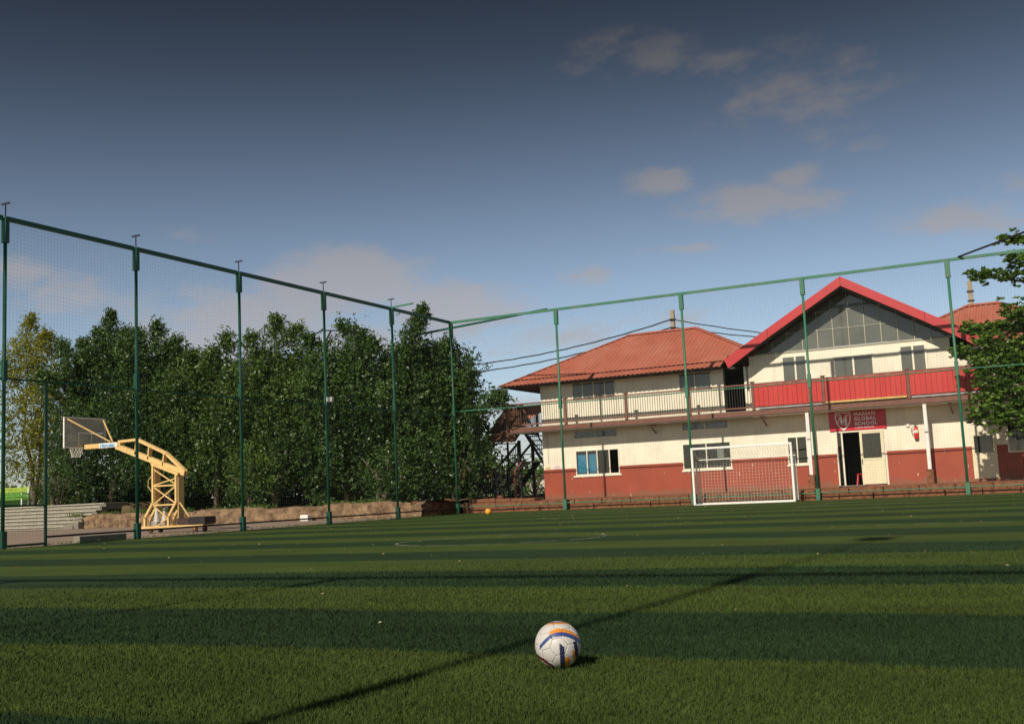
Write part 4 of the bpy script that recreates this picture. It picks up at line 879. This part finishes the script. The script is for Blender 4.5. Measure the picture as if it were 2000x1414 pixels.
# ------------------------------------------------------------------ foliage
def leaf_mesh(name, C, D, size, asp, mt, var):
    """C centres, D unit growth directions; four-vertex folded leaves"""
    n = len(C); up_ = rng.normal(size=(n, 3)); up_[:, 2] += 1.2; S = np.cross(D, up_); S /= np.linalg.norm(S, axis=1, keepdims=True)+1e-9
    Nn = np.cross(S, D); sz = size*rng.uniform(.65, 1.25, (n, 1)); wd = sz*asp
    a = C; b = C+D*sz*.45+S*wd*.5+Nn*wd*.18; c = C+D*sz; d_ = C+D*sz*.45-S*wd*.5+Nn*wd*.18
    V = np.stack([a, b, c, d_], 1).reshape(-1, 3); F = np.arange(4*n).reshape(-1, 4)
    vv = np.repeat(np.clip(var, 0, 1), 4)
    return npmesh(name, V, F, mt, vv)
def unit(v): return v/(np.linalg.norm(v, axis=1, keepdims=True)+1e-9)
def sprigs(P, Dn, nl, length, spread, varbase):
    """a twig at each P towards Dn with nl leaves along it"""
    n = len(P); t = rng.random((n, nl, 1)); C = P[:, None, :]+Dn[:, None, :]*length*t+rng.normal(scale=.035, size=(n, nl, 3))
    dd = Dn[:, None, :]*.6+rng.normal(scale=spread, size=(n, nl, 3)); dd[..., 2] -= .15
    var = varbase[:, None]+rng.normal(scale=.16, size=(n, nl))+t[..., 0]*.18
    return C.reshape(-1, 3), unit(dd.reshape(-1, 3)), var.ravel()
def crown_tree(name, x, y, z0, ztop, rx, ry, lumps, label, mt='leaf', tips=(), lsize=.16, dens=1.0, trunk_h=1.6, base=.55, shape=.55, group=None, lean=0):
    kw = {'group': group} if group else {}
    t = thing(name, (x, y, base), label, 'tree', **kw)
    mb = MB(); 
    for k in range(random.choice((2, 3))):
        a = random.uniform(0, 6.28); dx = .18*math.cos(a); dy = .15*math.sin(a)
        mb.tube([(x+dx*.4, y-.3+dy, base-.1), (x+dx, y-.3+dy, base+trunk_h*.6), (x+dx*3+lean*.2, y+dy*2, base+trunk_h*1.5), (x+dx*7+lean*.5, y+dy*4, base+trunk_h*2.8), (x+dx*9+lean, y, ztop*.75)], [.16, .13, .11, .08, .03], 8)
    for k in range(7):
        a = random.uniform(0, 6.28); h = random.uniform(.42, .7)*ztop; rr = random.uniform(.5, .85)
        mb.tube([(x+lean*.3, y, h), (x+rx*.4*rr*math.cos(a), y+ry*.4*rr*math.sin(a), h+.5), (x+rx*rr*math.cos(a), y+ry*rr*math.sin(a), h+1.2)], [.06, .04, .015], 5)
    part('trunk', mb, 'bark', t, smooth=True)
    Cs, Ds, Vs = [], [], []
    H = ztop-z0
    lumps = int(lumps*.74)
    for k in range(lumps):
        f = (k+.5)/lumps; f = f**.9; z = z0+H*(.04+.88*f)
        pr = math.sqrt(max(.03, 1-max(0, (f-.42)/.58)**2.2)) if f > .42 else .86+.14*f/.42      # domed top, full flanks
        a = random.uniform(0, 2*math.pi); rad = random.uniform(.35, .88)
        c = np.array([x+lean*f+rx*pr*rad*math.cos(a), y+ry*pr*rad*math.sin(a), z])
        R0 = random.uniform(.65, 1.5)*min(1, (.55+H/14)); vb = random.uniform(.05, .65)
        n = int(95*dens*R0*R0)
        u = unit(rng.normal(size=(n, 3))+np.array([0, -.35, .25])); rr = R0*rng.uniform(.72, 1.08, (n, 1)); P = c+u*rr*np.array([1.0, 1.0, 1.0-.15*random.random()])
        keep = P[:, 2] > z0-.2; P = P[keep]; u = u[keep]
        dn = unit(u+rng.normal(scale=.35, size=u.shape)+np.array([0, 0, .15]))
        C, D_, V_ = sprigs(P, dn, 9, .42, .75, np.full(len(P), vb)+.28*u[:, 2]); Cs.append(C); Ds.append(D_); Vs.append(V_)  # upward-facing leaves tinted lighter, painting sunlit tops on the lumps
        # inner leaves that close the lump, coloured dark to paint in the shade inside
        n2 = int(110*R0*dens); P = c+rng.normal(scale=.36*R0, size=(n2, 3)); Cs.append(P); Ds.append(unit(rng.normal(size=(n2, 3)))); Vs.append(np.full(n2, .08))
    for (tx, ty, tz, ln, dx, dz) in tips:             # feathery shoots standing out of the crown
        steps = int(26*ln); tt = np.linspace(0, 1, steps)
        px = tx-dx*ln*(1-tt)**1.2; pz = tz-ln*(1-tt)*dz; wv = .55*(1-tt)+.12
        P = np.stack([px, np.full(steps, ty), pz], 1); P = np.repeat(P, 9, 0)+rng.normal(size=(steps*9, 3))*np.repeat(wv, 9)[:, None]*.6
        dn = unit(np.array([dx, 0, dz])[None]+rng.normal(scale=.6, size=P.shape)); C, D_, V_ = sprigs(P, dn, 5, .3, .6, np.full(len(P), .5)); Cs.append(C); Ds.append(D_); Vs.append(V_)
    C = np.concatenate(Cs)-np.array([x, y, base]); D_ = np.concatenate(Ds); V_ = np.concatenate(Vs)
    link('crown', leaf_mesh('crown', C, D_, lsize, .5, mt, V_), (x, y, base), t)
    return t
GT = 'ficus trees in a row behind the court'
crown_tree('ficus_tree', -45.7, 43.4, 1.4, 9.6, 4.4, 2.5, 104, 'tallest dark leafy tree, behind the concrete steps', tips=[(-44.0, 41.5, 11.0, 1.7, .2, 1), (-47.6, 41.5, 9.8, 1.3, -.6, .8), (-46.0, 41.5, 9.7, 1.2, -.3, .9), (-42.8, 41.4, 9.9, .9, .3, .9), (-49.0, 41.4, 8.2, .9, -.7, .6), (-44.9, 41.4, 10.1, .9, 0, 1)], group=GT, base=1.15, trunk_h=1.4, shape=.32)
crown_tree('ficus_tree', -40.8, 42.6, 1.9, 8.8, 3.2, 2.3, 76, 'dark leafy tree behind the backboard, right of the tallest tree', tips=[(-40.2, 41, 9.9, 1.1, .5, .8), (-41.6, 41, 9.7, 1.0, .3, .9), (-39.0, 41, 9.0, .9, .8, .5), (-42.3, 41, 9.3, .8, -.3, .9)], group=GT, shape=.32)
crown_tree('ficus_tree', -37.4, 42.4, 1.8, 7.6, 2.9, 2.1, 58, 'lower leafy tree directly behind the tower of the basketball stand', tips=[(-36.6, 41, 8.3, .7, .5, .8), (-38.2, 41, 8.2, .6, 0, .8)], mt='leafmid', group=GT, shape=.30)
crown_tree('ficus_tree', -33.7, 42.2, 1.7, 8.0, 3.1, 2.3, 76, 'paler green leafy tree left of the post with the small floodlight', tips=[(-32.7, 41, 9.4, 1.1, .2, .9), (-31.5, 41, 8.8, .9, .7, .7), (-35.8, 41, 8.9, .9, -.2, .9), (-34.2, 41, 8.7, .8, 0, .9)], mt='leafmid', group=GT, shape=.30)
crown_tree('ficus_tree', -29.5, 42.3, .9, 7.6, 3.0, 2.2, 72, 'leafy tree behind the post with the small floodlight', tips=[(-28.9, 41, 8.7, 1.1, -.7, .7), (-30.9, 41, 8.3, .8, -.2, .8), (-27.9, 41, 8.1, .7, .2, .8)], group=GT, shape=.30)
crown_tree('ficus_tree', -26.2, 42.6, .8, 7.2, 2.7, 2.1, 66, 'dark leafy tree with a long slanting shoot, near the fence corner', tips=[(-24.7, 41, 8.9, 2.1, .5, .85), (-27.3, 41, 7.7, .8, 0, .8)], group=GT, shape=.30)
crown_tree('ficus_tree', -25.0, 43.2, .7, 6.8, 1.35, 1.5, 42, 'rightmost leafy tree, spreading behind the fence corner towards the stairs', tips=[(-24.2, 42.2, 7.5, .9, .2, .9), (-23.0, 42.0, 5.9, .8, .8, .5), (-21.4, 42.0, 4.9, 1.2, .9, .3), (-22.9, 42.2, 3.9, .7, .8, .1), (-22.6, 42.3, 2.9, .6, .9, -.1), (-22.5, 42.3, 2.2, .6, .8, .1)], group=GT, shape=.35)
crown_tree('feathery_tree', -54.6, 46.0, 1.6, 11.2, 2.8, 2.4, 46, 'bright yellow-green feathery tree at the left edge of the row', 'leafyellow', tips=[(-54.2, 45, 12.4, 1.2, .2, 1), (-53.0, 45, 11.3, 1.2, .3, .9)], lsize=.15, dens=.8, base=1.15)
crown_tree('shrub', -47.0, 40.9, 1.2, 2.6, 1.3, .6, 9, 'dark shrub beside the bench on top of the steps', 'leaf', lsize=.12, trunk_h=.5, base=1.1)
crown_tree('shrub', -33.2, 40.0, .6, 2.9, 1.2, .8, 14, 'light green shrub on the bank below the paler tree', 'leafmid', lsize=.12, trunk_h=.5)
crown_tree('shrub', -26.4, 40.2, .55, 2.2, 1.5, .8, 14, 'dark shrub on the bank near the fence corner', 'leaf', lsize=.12, trunk_h=.5)
crown_tree('shrub', -24.0, 42.4, .5, 1.9, .8, .6, 8, 'small shrub between the corner trees and the stairs', 'leafmid', lsize=.11, trunk_h=.5)
for i, (x, y, s, lab) in enumerate(((-29.5, 56, 1.6, 'low bush behind the stairs, left'), (-26.3, 55, 1.3, 'low bush seen under the outside stairs'), (-24.6, 57, 1.5, 'low bush behind the stairs, next to the school wall'))):
    crown_tree('bush', x, y, 0, s, 1.6, 1, 8, lab, 'leafmid', lsize=.16, trunk_h=.3, base=0, dens=.7)
# hedge mass behind the trees that closes their foot
def mass(name, x0, x1, y0, y1, z0, z1, n, mt, label, size=.25):
    C = np.stack([rng.uniform(x0, x1, n), rng.uniform(y0, y1, n), z0+(z1-z0)*rng.random(n)**1.2], 1); C[:, 2] *= 1+.25*np.sin(C[:, 0]*.7)+.12*np.sin(C[:, 0]*2.3)
    link(name, leaf_mesh(name, C, unit(rng.normal(size=(n, 3))), size, .55, mt, rng.uniform(0, .6, n)), (0, 0, 0), kind='stuff', label=label, category='vegetation')
mass('undergrowth', -49, -24, 44.4, 47.5, .5, 3.4, 30000, 'leaf', 'dark undergrowth filling the space behind the tree trunks', .22)
mass('distant_wood', -260, 60, 190, 215, 0, 6.5, 24000, 'leafmid', 'low distant belt of trees along the horizon', 1.5)
# weeds along the bank and the fence foot
def weeds():
    n = 9000; x = np.concatenate([rng.uniform(-42, -24, n//2), rng.normal(-40.5, 1.2, n//4), rng.uniform(-23.1, -22.75, n-n//2-n//4)]); y = np.concatenate([rng.uniform(38.2, 39.4, n//2), rng.uniform(38.0, 39, n//4), rng.uniform(14, 40, n-n//2-n//4)])
    z = np.where(x < -23.2, .55, 0.0); D_ = unit(rng.normal(size=(n, 3))*np.array([.6, .6, .2])+np.array([0, 0, 1])); D_[:, 2] = abs(D_[:, 2])
    m_ = (x < -23.2); keep = (~m_) | (np.sin(x*1.1)+np.sin(x*2.9+1) > .1); keep &= m_ | (rng.random(n) < .75)
    sz = np.where(m_, .22, .07)
    C = np.stack([x, y, z], 1)[keep]; 
    a, b_ = m_[keep], ~m_[keep]
    link('bank_weeds', leaf_mesh('bank_weeds', C[a], D_[keep][a], .24, .18, 'weed', rng.random(a.sum())), (0, 0, 0), kind='stuff', label='bright green weeds on top of the stone wall', category='weeds')
    link('fence_grass', leaf_mesh('fence_grass', C[b_], D_[keep][b_], .09, .12, 'weed', rng.random(b_.sum())*.6), (0, 0, 0), kind='stuff', label='grass growing along the foot of the left fence', category='grass')
weeds()
n = 700; C = np.stack([rng.uniform(-22, 2, n), 5+35*rng.random(n)**.8, np.full(n, .014)], 1); D_ = unit(rng.normal(size=(n, 3))*np.array([1, 1, .15]))
link('leaf_litter', leaf_mesh('leaf_litter', C, D_, .034, .5, 'litter', rng.random(n)), (0, 0, 0), kind='stuff', label='small dry leaves scattered over the turf', category='leaves')

# near right tree: horizontal tiers with broad leaves
rtx, rty = 1.0, 42.0
rtree = thing('almond_tree', (rtx, rty, .4), 'broad-leaved tree with layered branches in front of the right end of the school', 'tree')
tiers = [  # z at trunk, tip (x, y, z), thickness of the leaf layer, half width
    (8.6, (-1.25, 41.6, 8.85), .18, .3), (7.4, (-2.35, 41.5, 7.70), .22, .30), (7.5, (-1.0, 41.3, 8.05), .30, .45), (6.9, (-.5, 41.3, 7.5), .35, .5), (6.0, (-2.75, 41.5, 5.72), .20, .35), (6.2, (-1.3, 41.2, 6.15), .32, .5),
    (4.9, (-3.15, 41.6, 4.95), .24, .30), (5.0, (-2.3, 41.3, 5.15), .35, .5), (4.6, (-2.6, 41.2, 4.35), .30, .5), (4.2, (-1.7, 41.2, 4.4), .40, .6), (3.9, (-2.3, 41.0, 3.75), .35, .5), (3.5, (-2.55, 41.2, 3.15), .35, .5), (3.2, (-2.75, 41.3, 2.55), .30, .45), (3.0, (-2.1, 41.0, 2.6), .35, .6), (2.8, (-1.3, 41.0, 2.25), .32, .5), (2.6, (-.7, 41.0, 2.1), .3, .5), (3.7, (-1.0, 40.95, 3.3), .40, .7), (4.6, (-.6, 40.95, 4.2), .40, .7)]
mb = MB().tube([(rtx, rty, 0), (rtx-.05, rty, 3), (rtx+.03, rty, 6), (rtx, rty, 9.2)], [.16, .13, .10, .05], 8); Cs, Ds, Vs = [], [], []
for (zt, tip, th, hw) in tiers:
    p0 = np.array([rtx, rty, zt-.2]); p1 = np.array(tip); mb.tube([p0, p0*.5+p1*.5+np.array([0, 0, .08]), p1], [.05, .03, .012], 5)
    n = int(60*np.linalg.norm(p1-p0)*(.5+hw)); tt = rng.random(n)**.6; P = p0+(p1-p0)*tt[:, None]+np.stack([rng.normal(scale=.14, size=n), rng.normal(scale=hw*.5, size=n), rng.normal(scale=th*.62, size=n)-.12*rng.random(n)**3*3*(1-tt)], 1)
    P = P[P[:, 1] > 40.45]; n = len(P)
    dn = unit(rng.normal(size=(n, 3))*.5+np.array([-.15, -.2, .8])); nl = 9
    a = rng.random((n, nl))*6.28; dd = np.stack([np.cos(a), np.sin(a), rng.uniform(-.35, .75, (n, nl))], 2)+dn[:, None, :]*.3
    Cs.append(np.repeat(P, nl, 0)); Ds.append(unit(dd.reshape(-1, 3))); Vs.append(np.clip(rng.normal(.5, .25, n*nl), 0, 1))
part('trunk', mb, 'bark', rtree, smooth=True)
C = np.concatenate(Cs)-np.array([rtx, rty, .4]); link('crown', leaf_mesh('crown', C, np.concatenate(Ds), .17, .58, 'leafbright', np.concatenate(Vs)), (rtx, rty, .4), rtree)

# ------------------------------------------------------------------ poles, cables, background
PYY = 55.0
for (x, zt, lab) in ((-17.75, 9.92, 'concrete utility pole behind the left hip roof, carrying the cables'), (-3.2, 9.62, 'concrete utility pole behind the right roof')):
    p = thing('utility_pole', (x, PYY, 0), lab, 'utility pole')
    part('pole', MB().add([(x-.14, PYY-.1, 0), (x+.14, PYY-.1, 0), (x+.14, PYY+.1, 0), (x-.14, PYY+.1, 0), (x-.10, PYY-.08, zt), (x+.10, PYY-.08, zt), (x+.10, PYY+.08, zt), (x-.10, PYY+.08, zt)], [(0, 3, 2, 1), (4, 5, 6, 7), (0, 1, 5, 4), (1, 2, 6, 5), (2, 3, 7, 6), (3, 0, 4, 7)]), 'pole', p)
    part('clamp', MB().box((x-.15, PYY-.14, zt-.52), (x+.15, PYY+.14, zt-.46)).box((x-.15, PYY-.14, zt-.95), (x+.15, PYY+.14, zt-.90)), 'black', p)
def catenary(a, b, sag, n=26): a = Vector(a); b = Vector(b); return [a.lerp(b, k/n)+Vector((0, 0, -sag*4*(k/n)*(1-k/n)+.012*math.sin(k*2.1))) for k in range(n+1)]
for dz, sag, ze, lab in ((-.50, 1.02, 9.2, 'upper'), (-.92, 1.00, 8.7, 'lower')):
    part('power_cable', MB().tube(catenary((-17.75, PYY-.15, 9.92+dz), (-41, PYY+2, ze), sag, 40), .035, 6), 'cable', None, (-17.75, PYY, 9), label=lab+' thick black cable sagging left from the utility pole over the roof', category='cable')
    part('power_cable', MB().tube(catenary((-17.75, PYY-.15, 9.92+dz), (-9.5, PYY, 7.4+.1*(dz > -.6)), .12, 14), .03, 6), 'cable', None, (-17.75, PYY, 9), label=lab+' black cable running down right from the utility pole to the red gable', category='cable')
sl = thing('street_lamp', (-33.0, 47.5, 0), 'dark street lamp arm rising above the trees behind the left fence', 'street lamp')
part('pole', MB().tube([(-34.6, 47.5, 0), (-34.6, 47.5, 9.3), (-34.3, 47.5, 9.75)], [.08, .06, .05], 8), 'bracket', sl)
part('arm', MB().tube([(-35.6, 47.5, 9.60), (-34.9, 47.5, 9.85), (-33.6, 47.5, 9.70), (-32.9, 47.5, 9.55)], .04, 6), 'bracket', sl)
part('lamp_head', MB().box((-36.1, 47.4, 9.45), (-35.5, 47.6, 9.58)).box((-33.0, 47.4, 9.42), (-32.5, 47.6, 9.54)), 'bracket', sl)
wf = thing('wire_fence', (-27, 50.5, 0), 'thin dark rail fence behind the outside stairs', 'fence')
for z in (1.52, 2.67): part('rail', MB().tube([(-30, 50.5, z), (-20.7, 50.5, z)], .025, 6), 'bracket', wf)
for x in (-29.0, -27.0, -25.0, -22.9): part('post', MB().tube([(x, 50.5, 0), (x, 50.5, 2.67)], .03, 6), 'bracket', wf)
for i, (x, y, wdt, h, lab) in enumerate(((-78, 140, 9, 3.1, 'pale far house seen left of the outside stairs'), (-69, 150, 8, 2.7, 'lower pale far house seen through the outside stairs'), (-125, 150, 20, 4, 'pale far house behind the trees'))):
    h_ = thing('far_house', (x, y, 0), lab, 'house'); part('wall', MB().box((x-wdt/2, y, 0), (x+wdt/2, y+8, h)), 'farwall', h_); part('roof', MB().box((x-wdt/2-.4, y-.4, h), (x+wdt/2+.4, y+8.4, h+.4)), 'roof_old', h_)
    for k in range(3): part('window', MB().box((x-wdt/2+wdt*(k+.3)/3, y-.06, h*.45), (x-wdt/2+wdt*(k+.7)/3, y+.0, h*.8)), 'dark', h_)
